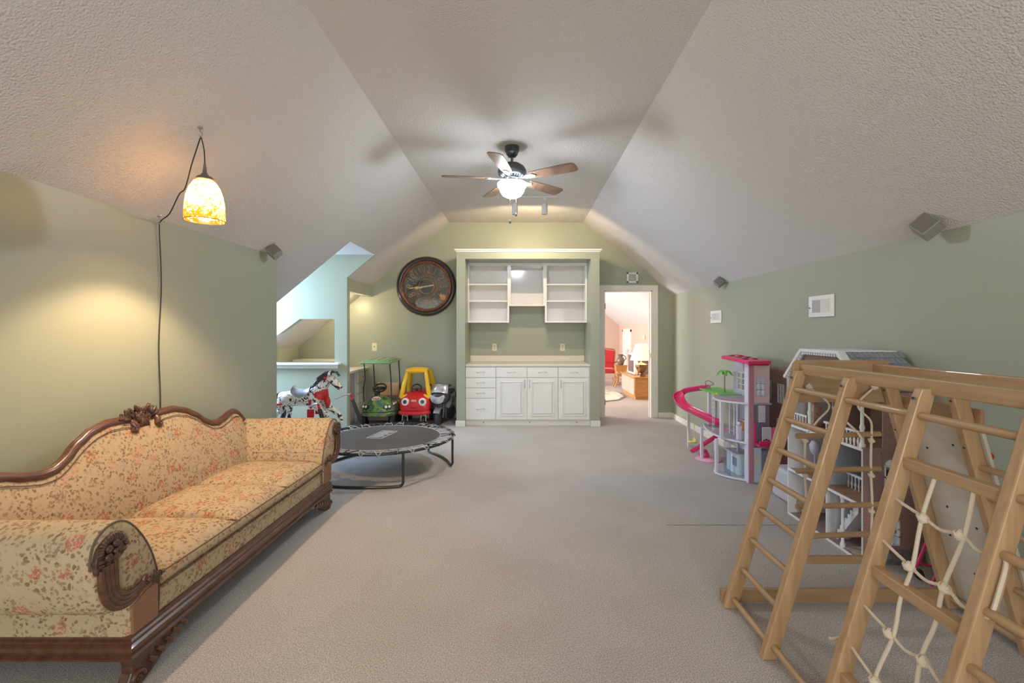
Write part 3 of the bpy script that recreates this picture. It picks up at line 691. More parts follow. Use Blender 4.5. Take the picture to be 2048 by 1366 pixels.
# ---------------------------------------------------------------- trampoline
M_tube = mat('black_steel_tube', (.045,.055,.055), .25, .5)
M_mat = mat('trampoline_mat', (.085,.075,.072), .55, col2=(.06,.055,.055), vscale=3, bump=.15, bscale=260, bdist=.001)
M_bung = mat('bungee', (.35,.35,.37), .6)
tc_ = Vector((-1.383, 4.75, 0)); RT = .69; RZ = .318
t = thing('trampoline', 'low round trampoline with black mat and steel rim beside the sofa', 'trampoline', (tc_.x, tc_.y, 0))
def ring(r, z, n=72): return [(tc_.x+r*math.cos(2*PI*k/n), tc_.y+r*math.sin(2*PI*k/n), z) for k in range(n)]
b = MB(); b.tube(ring(RT, RZ), .0135, 8, closed=True); b.build('rim', M_tube, t, smooth=True)
b = MB(); b.lathe([(0,.004),(.555,.004),(.565,0),(.555,-.004),(0,-.004)], (tc_.x, tc_.y, RZ), 'Z', 64); o = b.build('mat', M_mat, t)
b = MB(); b.tube(ring(.562, RZ, 64), .007, 6, closed=True); b.build('mat_hem', M_bung, o, smooth=True)
for k in range(30):
    a0 = 2*PI*(k+.1)/30; a1 = 2*PI*(k+.5)/30; a2 = 2*PI*(k+.9)/30
    def q(r, a, z): return (tc_.x+r*math.cos(a), tc_.y+r*math.sin(a), z)
    b = MB(); b.tube([q(.560,a0,RZ+.004), q(RT+.012,a1-.03,RZ+.014), q(RT+.02,a1,RZ-.008), q(RT+.012,a1+.03,RZ+.014), q(.560,a2,RZ+.004)], .0042, 5, k=2)
    b.tube([q(RT-.03,a1-.035,RZ+.006), q(RT-.03,a1+.035,RZ+.006)], .006, 5)
    b.build('bungee_loop', M_bung if k % 3 else M_tube, t)
for a in (-90, 32, 152):
    a = math.radians(a); d = Vector((math.cos(a), math.sin(a), 0)); q = Vector((-d.y, d.x, 0)); base = tc_+d*.60
    pts = []
    for s in (-1, 1):
        top = base+q*s*.34*1.0+Vector((0,0,RZ)); bot = base+q*s*.34+Vector((0,0,.05)); cor = base+q*s*.30+Vector((0,0,.014))
        pts.append([top, top+Vector((0,0,-.06)), bot+Vector((0,0,.03)), bot, cor])
    path = pts[0]+[base+q*-.1+d*.035+Vector((0,0,.014)), base+q*.1+d*.035+Vector((0,0,.014))]+pts[1][::-1]
    b = MB(); b.tube(path, .0125, 8, k=4); b.build('leg', M_tube, t, smooth=True)
b = MB(); M_pr = mat('mat_print', (.62,.62,.62), .6)
R_ = Matrix.Translation((-1.433, 4.845, RZ+.0045)) @ Matrix.Rotation(math.radians(-11), 4, 'Z')
for x0,x1,y0,y1 in ((-.085,.085,-.18,-.172),(-.085,.085,.172,.18),(-.085,-.077,-.18,.18),(.077,.085,-.18,.18)): b.box(x0,x1,y0,y1,0,.0015,R_)
for i in range(9):
    y = .14-i*.034; b.box(-.06, .06-.03*(i % 3 == 2), y-.006, y+.006, 0, .0015, R_)
b.build('printed_label', M_pr, t)

# ---------------------------------------------------------------- climbing frame
def pine(name, st, dark=1.0):
    m = mat(name, (.48*dark,.315*dark,.175*dark), .42, col2=(.38*dark,.225*dark,.11*dark), vscale=6, stretch=st, detail=5, bump=.05, bscale=10, bdist=.002, ramp=(.3,.75), coat=.15)
    return m
PZ = pine('pine_upright', (9, 9, .7)); PY = pine('pine_along', (9, .7, 9)); PXm = pine('pine_across', (.7, 9, 9), .78)
M_ply = mat('birch_panel', (.66,.62,.54), .45, col2=(.60,.54,.45), vscale=2.2, stretch=(1,1,4), coat=.1)
M_rope = mat('cotton_rope', (.66,.56,.44), .9, bump=.6, bscale=160, bdist=.002)
M_bolt = mat('dark_bolt', (.03,.03,.03), .5)
YP = [2.357, 1.992, 1.628, 1.263, .90]
XF0, XF1, XB0, XB1 = 1.062, 1.415, 2.19, 1.85
ZT = 1.20
fr = thing('climbing_frame', 'A-shaped pine indoor climbing frame with ladder, net and birch board', 'climbing frame', (1.62, 1.8, 0))
def xf(z): return XF0+(XF1-XF0)*z/ZT
def xb(z): return XB0+(XB1-XB0)*z/ZT
PW, PD = .034, .066
for y in YP:
    b = MB(); b.prism([(xf(0)-PD/2,0),(xf(0)+PD/2,0),(xf(ZT)+PD/2,ZT),(xf(ZT)-PD/2+.012,ZT),(xf(ZT)-PD/2,ZT-.03)], 'Y', y-PW/2, y+PW/2)
    o = b.build('front_post', PZ, fr, bevel=.005)
    b = MB(); b.ball((xf(1.17)-PD/2+.002, y, 1.165), .005, 8, 6); b.build('bolt', M_bolt, o)
    b = MB(); b.prism([(xb(0)-PD/2,0),(xb(0)+PD/2,0),(xb(ZT)+PD/2,ZT),(xb(ZT)-PD/2,ZT)], 'Y', y-PW/2, y+PW/2); o = b.build('rear_post', PZ, fr, bevel=.005)
    for z in (1.1, .9): b = MB(); b.ball((xb(z)-PD/2+.002, y, z), .006, 8, 6); b.build('bolt', M_bolt, o)
YE = .80
b = MB(); b.box(1.425, 1.462, YE, YP[0]+.02, 1.178, 1.232); b.build('top_beam', PY, fr, bevel=.004)
b = MB(); b.box(1.80, 1.838, YE, YP[0]+.02, 1.178, 1.232); b.build('top_beam', PY, fr, bevel=.004)
b = MB(); b.prism([(1.372,1.08),(1.40,1.235),(1.42,1.25),(1.87,1.25),(1.885,1.235),(1.91,1.08),(1.86,1.035),(1.42,1.035)], 'Y', YP[0]+.018, YP[0]+.036); b.build('end_board', PXm, fr, bevel=.003)
b = MB(); b.box(1.03, 2.22, YP[0]+.018, YP[0]+.045, .012, .078); b.build('base_rail', PXm, fr, bevel=.003)
def rung(y0, y1, z, face=xf, r=.0135, name='rung'):
    b = MB(); x = face(z); b.tube([(x, y0+PW/2-.004, z), (x, y1-PW/2+.004, z)], r, 12); return b.build(name, PY, fr, smooth=True)
for i in range(8):
    rung(YP[1], YP[0], 1.106-.151*i)
rung(YP[2], YP[1], 1.106); rung(YP[2], YP[1], .056)
rung(YP[3], YP[2], 1.106); rung(YP[4], YP[3], 1.106)
for z in (.95, .576, .205):
    b = MB(); x = xf(z); b.box(x-.015, x+.02, YP[3], YP[2], z-.025, z+.012); b.build('flat_rung', PY, fr, bevel=.003)
for i in range(6): rung(YP[4], YP[3], .95-.151*i)
for i in range(7): rung(YP[2], YP[1], .82-.13*i, xb); 
for z in (.03,): rung(YP[1], YP[0], z+.02, xb, .016)
for i in range(4): rung(YP[3], YP[2], .7-.2*i, xb)
# birch climbing board on the outer side of the rear posts, with holds
b = MB(); z0, z1 = .06, 1.0
b.prism([(xb(z0)+PD/2+.001,z0),(xb(z0)+PD/2+.016,z0),(xb(z1)+PD/2+.016,z1),(xb(z1)+PD/2+.001,z1)], 'Y', YP[1]-.03, YP[0]+.01); pan = b.build('climbing_board', M_ply, fr, bevel=.002)
b = MB()
for y, z in ((2.27,.83),(2.12,.88),(2.2,.74),(2.1,.70),(2.25,.55),(2.12,.5),(2.28,.40),(2.1,.35),(2.2,.25),(2.12,.15)):
    b.ball((xb(z)+PD/2, y, z), (.003,.006,.006), 8, 4)
b.build('screw_holes', M_bolt, pan)
b = MB(); z1 = 1.02; b.box(xb(z1)+PD/2, xb(z1)+PD/2+.018, YP[1]-.04, YP[0]+.02, z1-.02, z1+.05); b.build('board_rail', PY, fr, bevel=.003)
M_red = mat('red_hold', (.62,.03,.02), .35)
for y, z in ((2.02,.85),(2.0,.62),(2.25,.7),(2.2,.45),(2.03,.36),(2.25,.2)):
    b = MB(); x = xb(z)+PD/2+.03; b.ball((x, y, z), (.022,.035,.028), 12, 8); b.ball((x+.008, y-.012, z+.01), (.02,.022,.02), 10, 6); b.build('climbing_hold', M_red, fr, smooth=True)
def knot(b, c, r=.013):
    c = Vector(c); b.ball(c, (r, r, r*.9), 10, 6)
    b.tube([c+Vector((r*1.0*math.cos(a), r*1.0*math.sin(a), r*.5*math.sin(a))) for a in [k*PI/4 for k in range(8)]], r*.45, 6, closed=True)
    b.tube([c+Vector((r*math.cos(a)*.9, r*.3*math.sin(2*a), r*math.sin(a))) for a in [k*PI/4 for k in range(8)]], r*.42, 6, closed=True)
# rope ladder hanging from the end board
rl = thing('rope_ladder', 'small rope ladder of round wooden rungs hanging from the end board', 'rope ladder', (1.62, YP[0], .2))
yl = YP[0]-.002
lz = [.872, .696, .515, .366]
for i, z in enumerate(lz):
    b = MB(); b.cyl((1.395, yl-.01, z-.002), (1.83, yl+.01, z+.004), .0135, 14); b.build('rung', PXm, rl, smooth=True)
b = MB(); b.box(1.445, 1.79, yl-.012, yl+.012, .225, .262); b.build('bottom_rung', PXm, rl, bevel=.003)
for x, xk in ((1.445, 1.467), (1.78, 1.80)):
    b = MB()
    b.tube([(xk, YP[0]+.005, 1.115), (xk+(.08 if xk < 1.6 else -.11), YP[0]-.03, 1.03), (x+(.05 if x < 1.6 else -.02), yl-.02, .95), (x, yl, .872)], .005, 7, k=5)
    b.tube([(x, yl, .872), (x-.003, yl, .7), (x+.004, yl, .52), (x, yl, .37), (x+.006, yl, .235)], .0055, 7, k=4)
    knot(b, (xk, YP[0]+.005, 1.117))
    for z in lz: knot(b, (x, yl, z-.026), .011)
    b.build('rope', M_rope, rl, smooth=True)
b = MB(); b.tube([(1.56, yl-.03, 1.02), (1.60, yl-.04, .97), (1.68, yl-.03, .90), (1.715, yl-.02, .86)], .0055, 7, k=4); b.build('rope_tail', M_rope, rl, smooth=True)
# rope net between third and fourth post
nt_ = thing('rope_net', 'knotted cotton climbing net strung between two pine posts', 'net', (1.2, 1.44, .1))
yv = (1.492, 1.366); zz = (.80, .645, .43, .275)
def np_(y, z, dx=0): return Vector((xf(z)+dx, y, z))
b = MB()
for i, y in enumerate(yv):
    b = MB(); o = .008*(1 if i else -1)
    b.tube([np_(y+.003,.94), np_(y-o,.80), np_(y+o,.645), np_(y,.54), np_(y+o*1.5,.43), np_(y-o,.275), np_(y,.08)], .0062, 8, k=6)
    for z in zz: knot(b, np_(y, z, -.004), .013)
    b.build('vertical_rope', M_rope, nt_, smooth=True)
for j, z in enumerate(zz):
    b = MB(); s = .02 if j % 2 == 0 else .03
    b.tube([np_(YP[2]-PW/2+.012, z+s), np_(1.56, z+s*.5), np_(yv[0], z), np_(1.43, z-.012), np_(yv[1], z), np_(1.31, z-.02), np_(YP[3]+PW/2-.01, z-.012)], .0052, 7, k=5); b.build('horizontal_rope', M_rope, nt_, smooth=True)
for y, z0, z1, s in ((YP[3]-PW/2, .79, .635, -1), (YP[3]-PW/2, .42, .265, -1), (YP[2]+PW/2, .67, .62, 1)):
    b = MB(); b.tube([np_(y-s*.006, z0), np_(y+s*.01, z0-.008), np_(y+s*.012, (z0+z1)/2), np_(y+s*.01, z1+.008), np_(y-s*.006, z1)], .0055, 7, k=5); b.build('rope_loop', M_rope, nt_, smooth=True)
b = MB(); b.tube([np_(YP[2]+PW/2-.004, .31), np_(YP[2]+.04, .30), np_(YP[2]+.07, .275), np_(YP[2]+.085,.27)], .0055, 7, k=4); b.build('rope_tail', M_rope, nt_, smooth=True)

# ---------------------------------------------------------------- sofa
def floral(name, base, dark):
    m = bpy.data.materials.new(name); m.use_nodes = True; nt = m.node_tree; b = nt.nodes['Principled BSDF']
    b.inputs['Roughness'].default_value = .85; b.inputs['Specular IOR Level'].default_value = .15
    L = nt.links.new
    tc = nn(nt, 'ShaderNodeTexCoord')
    wn = nn(nt, 'ShaderNodeTexNoise'); wn.inputs['Scale'].default_value = 38; wn.inputs['Detail'].default_value = 2
    L(tc.outputs['Object'], wn.inputs['Vector'])
    ws = nn(nt, 'ShaderNodeVectorMath', operation='SCALE'); ws.inputs['Scale'].default_value = .030; L(wn.outputs['Color'], ws.inputs[0])
    wa = nn(nt, 'ShaderNodeVectorMath', operation='ADD'); L(tc.outputs['Object'], wa.inputs[0]); L(ws.outputs[0], wa.inputs[1])
    def mask(out, lo, hi):     # 1 below lo, 0 above hi
        r = nn(nt, 'ShaderNodeMapRange'); r.inputs[1].default_value = lo; r.inputs[2].default_value = hi; r.inputs[3].default_value = 1; r.inputs[4].default_value = 0
        L(out, r.inputs[0]); return r.outputs[0]
    def mul(a, c):
        r = nn(nt, 'ShaderNodeMath', operation='MULTIPLY'); L(a, r.inputs[0])
        if isinstance(c, float): r.inputs[1].default_value = c
        else: L(c, r.inputs[1])
        return r.outputs[0]
    def mix(fac, c1, c2):
        r = nn(nt, 'ShaderNodeMixRGB'); L(fac, r.inputs[0])
        for i, c in ((1, c1), (2, c2)):
            if isinstance(c, tuple): r.inputs[i].default_value = (*c, 1)
            else: L(c, r.inputs[i])
        return r.outputs[0]
    # blossoms
    v = nn(nt, 'ShaderNodeTexVoronoi'); v.inputs['Scale'].default_value = 10; v.inputs['Randomness'].default_value = .85; L(wa.outputs[0], v.inputs['Vector'])
    flower = mask(v.outputs['Distance'], .27, .36); halo = mask(v.outputs['Distance'], .55, .75)
    sc = nn(nt, 'ShaderNodeSeparateColor'); L(v.outputs['Color'], sc.inputs[0])
    fr_ = nn(nt, 'ShaderNodeValToRGB'); fr_.color_ramp.interpolation = 'CONSTANT'
    e = fr_.color_ramp.elements; e[0].position = 0; e[0].color = (.46, .14, .09, 1); e[1].position = .5; e[1].color = (.34, .32, .31, 1)
    q = e.new(.62); q.color = (.55, .27, .18, 1); q = e.new(.82); q.color = (.30, .20, .15, 1)
    L(sc.outputs[0], fr_.inputs[0])
    # petals / leaves
    v2 = nn(nt, 'ShaderNodeTexVoronoi'); v2.inputs['Scale'].default_value = 62; L(wa.outputs[0], v2.inputs['Vector'])
    leaf = mask(v2.outputs['Distance'], .40, .50)
    s2 = nn(nt, 'ShaderNodeSeparateColor'); L(v2.outputs['Color'], s2.inputs[0]); on = mask(s2.outputs[0], .70, .74)
    leaf = mul(leaf, on)
    n3 = nn(nt, 'ShaderNodeTexNoise'); n3.inputs['Scale'].default_value = 9; n3.inputs['Detail'].default_value = 2; L(tc.outputs['Object'], n3.inputs['Vector'])
    patch = mask(n3.outputs['Fac'], .44, .56)
    lm = mul(leaf, patch); lh = mul(leaf, halo)
    mxm = nn(nt, 'ShaderNodeMath', operation='MAXIMUM'); L(lm, mxm.inputs[0]); L(lh, mxm.inputs[1])
    lc = mix(s2.outputs[1], (.20, .115, .07), (.33, .24, .13))
    c = mix(mul(mxm.outputs[0], .92), base, lc)
    v3 = nn(nt, 'ShaderNodeTexVoronoi'); v3.inputs['Scale'].default_value = 100; L(tc.outputs['Object'], v3.inputs['Vector'])
    pet = mul(flower, mask(v3.outputs['Distance'], .42, .6))
    c = mix(mul(pet, .85), c, fr_.outputs[0])
    L(c, b.inputs['Base Color'])
    wv = nn(nt, 'ShaderNodeTexNoise'); wv.inputs['Scale'].default_value = 420; L(tc.outputs['Object'], wv.inputs['Vector'])
    bp = nn(nt, 'ShaderNodeBump'); bp.inputs['Strength'].default_value = .3; bp.inputs['Distance'].default_value = .002; L(wv.outputs['Fac'], bp.inputs['Height']); L(bp.outputs[0], b.inputs['Normal'])
    return m
M_flor = floral('floral_upholstery', (.48, .365, .235), (.3,.2,.1))
M_mah = mat('carved_mahogany', (.135,.052,.026), .34, col2=(.075,.028,.015), vscale=12, stretch=(4,1,4), coat=.3, bump=.08, bscale=30, bdist=.002)
M_mahc = mat('carved_mahogany_dull', (.12,.055,.032), .45, col2=(.05,.022,.014), vscale=60, bump=.35, bscale=70, bdist=.004, coat=.15)
M_pip = mat('dark_piping', (.13,.09,.06), .8)
M_panel = mat('veneer_block', (.28,.135,.07), .4, var=.15, vscale=10, stretch=(1,1,6))
so = thing('sofa', 'antique camelback sofa in cream floral fabric with carved mahogany frame', 'sofa', (-1.9, 2.745, 0))
XFt = -1.50; Y0, Y1 = 1.795, 3.695; YM = 2.745
XBk = -2.28
# moulded rail
def rect_stack(b, x0, x1, y0, y1, prof):
    for (o0, z0), (o1, z1) in zip(prof[:-1], prof[1:]):
        vs = [(x0-o0*0,y0-o0,z0),(x1+o0,y0-o0,z0),(x1+o0,y1+o0,z0),(x0,y1+o0,z0),(x0,y0-o1,z1),(x1+o1,y0-o1,z1),(x1+o1,y1+o1,z1),(x0,y1+o1,z1)]
        b.add(vs, [(0,3,2,1),(4,5,6,7),(0,1,5,4),(1,2,6,5),(2,3,7,6),(3,0,4,7)])
b = MB(); rect_stack(b, XBk, XFt, Y0, Y1, [(-.012,.120),(0,.123),(.008,.128),(.008,.136),(-.002,.142),(.004,.152),(.010,.165),(.008,.178),(-.002,.186),(.002,.192),(.002,.200),(-.006,.206),(-.010,.222)])
b.build('rail', M_mah, so)
# seat deck & front border
b = MB(); b.box(XBk+.02, XFt-.02, 1.93, 3.56, .20, .318); b.build('seat_border', M_flor, so, bevel=.012, seg=3)
# cushions
for i in range(3):
    ya = 1.955+i*.527; yb = ya+.514
    b = MB(); b.pillow(-2.12, -1.507, ya, yb, .318, .408, .034, n=14, e=.020); c = b.build('seat_cushion', M_flor, so, smooth=60)
    p = MB()
    for z in (.391, .332):
        p.tube([(-1.502, ya+.01, z), (-1.499, (ya+yb)/2, z), (-1.502, yb-.01, z), (-1.515, yb-.002, z), (-1.8, yb, z), (-2.1, yb-.003, z), (-2.1, ya+.003, z), (-1.8, ya, z), (-1.515, ya+.002, z)], .0034, 6, k=3, closed=True)
    p.build('piping', M_pip, c)
# camel back
def zc(u):
    u = abs(u)
    K = [(0,.872),(.06,.878),(.13,.893),(.24,.896),(.33,.875),(.42,.83),(.50,.77),(.56,.742),(.62,.735),(.70,.75),(.77,.775),(.82,.782),(.86,.772),(.90,.735),(.93,.69)]
    for (a, za), (c_, zb) in zip(K[:-1], K[1:]):
        if u <= c_: t = (u-a)/(c_-a); t = t*t*(3-2*t)*.5+t*.5; return za+(zb-za)*t
    return .69
b = MB(); NY, NZ = 70, 10; vs = []; fs = []
def xback(z, u, f): return -2.075-.15*(z-.30)/.6+.030*math.sin(PI*min(1, f))*(1-abs(u)**6)
for i in range(NY+1):
    u = -.90+1.80*i/NY; zt_ = zc(u)-.012
    for j in range(NZ+1):
        f = j/NZ; z = .25+(zt_-.25)*f; vs.append((xback(z, u, f), YM+u, z))
    for j in range(NZ+1):
        f = 1-j/NZ; z = .25+(zt_-.25)*f; vs.append((max(xback(z, u, 1)-.045, XBk-.03), YM+u, z-.012*f))
Mn = 2*(NZ+1)
for i in range(NY):
    for j in range(Mn): fs.append((i*Mn+j, i*Mn+(j+1) % Mn, (i+1)*Mn+(j+1) % Mn, (i+1)*Mn+j))
fs.append(tuple(range(Mn))); fs.append(tuple(NY*Mn+j for j in range(Mn)))
b.add(vs, fs); bk = b.build('backrest', M_flor, so, smooth=60)
p = MB(); 
for s in (-1, 1): p.tube([(xback(zc(u*s)-.032, u, .93)+.004, YM+u*s, zc(u*s)-.034) for u in [k*.045+.10 for k in range(18)]], .0026, 5)
for s in (-1, 1): p.tube([(-2.088-.15*(z-.3)/.6, YM+s*.80, z) for z in (.40,.5,.6,.7)], .003, 5)
p.build('piping', M_pip, bk)
for s in (-1, 1):
    pts = []; rr = []
    for k in range(31):
        u = .085+(.925-.085)*k/30; z = zc(u); pts.append((xback(z, u, 1)-.012, YM+s*u, z)); rr.append(.021+.004*math.sin(PI*k/30))
    # inner volute
    vol = [(xback(.87,0,1)+.012, YM+s*(.085+.002), .868), (xback(.86,0,1)+.016, YM+s*.075, .845), (xback(.85,0,1)+.016, YM+s*.088, .826), (xback(.85,0,1)+.014, YM+s*.106, .838), (xback(.85,0,1)+.012, YM+s*.10, .852)]
    b = MB(); b.tube(vol[::-1]+pts, [.010,.012,.014,.016,.018]+rr, 10); b.tube([(q[0]-.0, q[1], q[2]+.018) for q in pts], .008, 6)
    b.build('crest_rail', M_mah, so, smooth=True)
# carved crest ornament: overlapping leaves and a shell
b = MB(); xo = xback(.9, 0, 1)-.002; rnd = random.Random(3)
for k in range(64):
    a = rnd.uniform(-1, 1); u = a*.125; z = .905+rnd.uniform(-.025, .058)*(1-abs(a)**2)
    ang = rnd.uniform(-.6, .6)+a*1.1
    b.ball((0,0,0), (.010, .011, .026), 8, 6, Matrix.Translation((xo+rnd.uniform(-.01,.014), YM-.03+u, z)) @ Matrix.Rotation(-ang, 4, 'X') @ Matrix.Rotation(rnd.uniform(-.4,.4), 4, 'Y'))
for k in range(7):
    a = (k-3)*.28; b.tube([(xo+.008, YM-.01+math.sin(a)*.012, .90), (xo+.02, YM-.01+math.sin(a)*.03, .865), (xo+.018, YM-.01+math.sin(a)*.055, .835)], [.005,.008,.003], 6, k=3)
b.ball((xo, YM-.02, .885), (.018,.06,.035), 12, 8)
b.build('crest_carving', M_mahc, so, smooth=True)
# scroll arms
arm_prof = [(1.800,.215),(1.793,.30),(1.785,.335),(1.72,.352),(1.672,.385),(1.645,.45),(1.633,.52),(1.631,.59),(1.645,.645),(1.685,.680),(1.735,.690),(1.785,.672),(1.838,.617),(1.890,.535),(1.925,.45),(1.946,.36),(1.948,.29),(1.942,.215)]
def mirror(pr, s): return pr if s < 0 else [(2*YM-y, z) for y, z in pr]
def smooth2(pr, k=4):
    return [(v.y, v.z) for v in cat([(0, y, z) for y, z in pr], k)]
for s in (-1, 1):
    pr = smooth2(mirror(arm_prof, s)); b = MB(); b.prism(pr, 'X', XBk+.03, -1.535); arm = b.build('arm', M_flor, so, smooth=60)
    # padded face of the arm, slightly proud, in fabric
    cyy = sum(y for y, z in pr)/len(pr); czz_ = sum(z for y, z in pr)/len(pr)
    b = MB(); n = len(pr); vs = [(-1.535, y, z) for y, z in pr]+[(-1.512, cyy+(y-cyy)*.97, czz_+(z-czz_)*.975+.002) for y, z in pr]+[(-1.503, cyy+(y-cyy)*.88, czz_+(z-czz_)*.93) for y, z in pr]
    b.add(vs, [tuple(range(n)), tuple(range(3*n-1, 2*n-1, -1))]+[(l*n+i, l*n+(i+1) % n, (l+1)*n+(i+1) % n, (l+1)*n+i) for l in (0, 1) for i in range(n)])
    b.build('arm_face', M_flor, arm, smooth=60)
    p = MB(); p.tube([(-1.511, cyy+(y-cyy)*.985, czz_+(z-czz_)*.985) for y, z in pr[26:]], .0042, 6); p.build('piping', M_pip, arm)
    def A(pts): return [(x, (y if s < 0 else 2*YM-y), z) for x, y, z in pts]
    # carved scroll applied to the arm face
    b = MB(); xf_ = -1.497
    head = [(1.636,.575),(1.650,.625),(1.690,.655),(1.735,.655),(1.762,.63),(1.765,.595),(1.745,.562),(1.70,.548),(1.66,.53),(1.642,.535)]
    b.prism([(y if s < 0 else 2*YM-y, z) for y, z in smooth2(head+[head[0]], 3)], 'X', xf_-.012, xf_+.006)
    cv = b.build('arm_carving', M_mahc, so, bevel=.003)
    b = MB(); rn = random.Random(5)
    for k in range(5):
        q = A([(xf_+.014, 1.70+.026*math.cos(k*1.257), .598+.026*math.sin(k*1.257))])[0]; b.ball(q, (.010,.015,.015), 8, 6)
    b.ball(A([(xf_+.018, 1.70, .598)])[0], (.010,.010,.010), 8, 6)
    for k in range(5):
        q = A([(xf_+.012, 1.738+.016*math.cos(k*1.257), .603+.018*math.sin(k*1.257))])[0]; b.ball(q, (.009,.010,.010), 8, 6)
    for k in range(16):
        a = .2+k*.19; q = A([(xf_+.010, 1.700+.052*math.cos(a), .600+.046*math.sin(a))])[0]
        b.ball((0,0,0), (.008,.007,.015), 6, 5, Matrix.Translation(q) @ Matrix.Rotation((a-PI/2)*(-1 if s > 0 else 1), 4, 'X'))
    for k in range(6): b.ball(A([(xf_+.008, 1.655+.012*(k % 3), .575-.014*(k//2))])[0], (.008,.012,.007), 6, 5)
    b.build('flower_cluster', M_mahc, cv, smooth=True)
    for k in range(4):      # flutes sweeping down and forward
        o = k/3
        path = [(xf_+.004, 1.652+.020*k+.004, .545+.004*k), (xf_+.006, 1.658+.018*k, .49), (xf_+.006, 1.668+.016*k, .44+.004*k), (xf_+.006, 1.695+.012*k, .395+.011*k), (xf_+.006, 1.735+.008*k, .368+.014*k), (xf_+.006, 1.785+.004*k, .362+.013*k), (xf_+.006, 1.835, .385+.009*k), (xf_+.006, 1.862, .418+.003*k)]
        b = MB(); b.tube(A(path), [.010,.0125,.0125,.012,.010,.008,.006,.003], 8, k=4); b.build('flute', M_mah, so, smooth=True)
    b = MB(); sp = [(xf_+.008, 1.862+.026*(1-t)*math.cos(2.2+t*9), .405+.030*(1-t)*math.sin(2.2+t*9)) for t in [i/24 for i in range(23)]]
    b.tube(A(sp), [.007,.006,.004], 7); b.ball(A([(xf_+.010, 1.862, .405)])[0], (.010,.009,.009), 8, 6)
    b.build('volute', M_mah, so, smooth=True)
    for k in range(6):
        b = MB(); t0 = k/5; b.tube(A([(xf_+.004, 1.885+.006*k, .378-.003*k), (xf_+.007, 1.898+.006*k, .40+.002*k), (xf_+.004, 1.897+.0085*k, .428-.0085*k)]), [.004,.006,.003], 6, k=2); b.build('shell_rib', M_mahc, so, smooth=True)
    # veneered corner block
    b = MB(); yy = sorted([(y if s < 0 else 2*YM-y) for y in (1.800, 1.925)])
    pl = [(1.800,.224),(1.925,.224),(1.925,.368),(1.865,.362),(1.800,.335)]
    b.prism([(y if s < 0 else 2*YM-y, z) for y, z in pl], 'X', XFt-.02, XFt+.003); b.build('corner_block', M_panel, so, bevel=.002)
# slipcover laid on the far arm
b = MB(); pr = [(2*YM-y, z) for y, z in smooth2(arm_prof)]; seg_ = pr[28:56]
o = .006; cyy = 3.72; c_z = .55
outer = [(cyy+(y-cyy)*1.03, c_z+(z-c_z)*1.035) for y, z in seg_]
b.prism(seg_+outer[::-1], 'X', -2.03, -1.535); b.build('arm_cover', M_flor, so, smooth=50)
# feet
for s in (-1, 1):
    def B(pts): return [(y if s < 0 else 2*YM-y, z) for y, z in pts]
    outl = [(1.80,.124),(2.16,.124),(2.10,.112),(2.03,.098),(1.985,.072),(1.955,.045),(1.91,.02),(1.862,.0),(1.815,0),(1.79,.018),(1.788,.045),(1.803,.07),(1.803,.1)]
    b = MB(); b.prism(B(outl), 'X', XFt-.05, XFt-.004); ft = b.build('foot', M_mahc, so, bevel=.006)
    b = MB(); yc, zc_ = (1.826 if s < 0 else 2*YM-1.826), .035
    b.tube([(XFt+.001, yc+.032*(1-t)*math.cos(t*11), zc_+.032*(1-t)*math.sin(t*11)) for t in [i/26 for i in range(25)]], [.008,.006,.004], 7)
    b.lathe([(0,-.052),(.033,-.052),(.036,-.02),(.033,0),(0,0)], (XFt+.0, yc, zc_), 'X', 20)
    for k in range(5):
        t_ = k/4; y_ = 1.90+.17*t_; z_ = .058+.048*t_; b.tube([(XFt+.0, (y_-.02 if s<0 else 2*YM-y_+.02), z_+.022), (XFt+.008, (y_ if s<0 else 2*YM-y_), z_+.004), (XFt, (y_+.012 if s<0 else 2*YM-y_-.012), z_-.014)], [.007,.012,.006], 8, k=3)
    b.build('foot_scroll', M_mah, ft, smooth=True)
    b = MB(); yb = 1.84 if s < 0 else 2*YM-1.84; b.tube([(XBk+.05, yb, .125), (XBk+.06, yb, .06), (XBk+.02, yb, .0)], [.03,.022,.016], 8, k=3); b.build('foot', M_mah, so, smooth=True)
b = MB(); b.tube([(-1.72, YM-.1, .125), (-1.70, YM-.1, .05), (-1.72, YM-.1, .0)], [.032,.022,.026], 10, k=3); b.build('foot', M_mah, so, smooth=True)

# ---------------------------------------------------------------- spotted spring horse
M_horse = bpy.data.materials.new('spotted_hide'); M_horse.use_nodes = True
_n = M_horse.node_tree; _b = _n.nodes['Principled BSDF']; _b.inputs['Roughness'].default_value = .35
_t = nn(_n, 'ShaderNodeTexCoord'); _w = nn(_n, 'ShaderNodeTexNoise'); _w.inputs['Scale'].default_value = 24; _w.inputs['Detail'].default_value = 2; _w.inputs['Distortion'].default_value = .6
_n.links.new(_t.outputs['Object'], _w.inputs[0]); _r = nn(_n, 'ShaderNodeValToRGB'); _r.color_ramp.interpolation = 'LINEAR'
_e = _r.color_ramp.elements; _e[0].position = .40; _e[0].color = (.02,.02,.022,1); _e[1].position = .44; _e[1].color = (.78,.74,.66,1)
_q = _e.new(.62); _q.color = (.78,.74,.66,1); _q = _e.new(.66); _q.color = (.22,.11,.06,1)
_n.links.new(_w.outputs['Fac'], _r.inputs[0]); _n.links.new(_r.outputs[0], _b.inputs['Base Color'])
M_hair = mat('dark_grey_mane', (.055,.055,.06), .5, bump=.8, bscale=60, stretch=(1,1,.4), bdist=.006)
M_sad = mat('grey_saddle', (.36,.37,.42), .35, col2=(.12,.12,.15), vscale=9)
M_band = mat('red_bandana', (.62,.02,.02), .45, col2=(.42,.01,.012), vscale=16, bump=.3, bscale=18, bdist=.01)
M_bp = mat('black_plastic', (.02,.02,.022), .35)
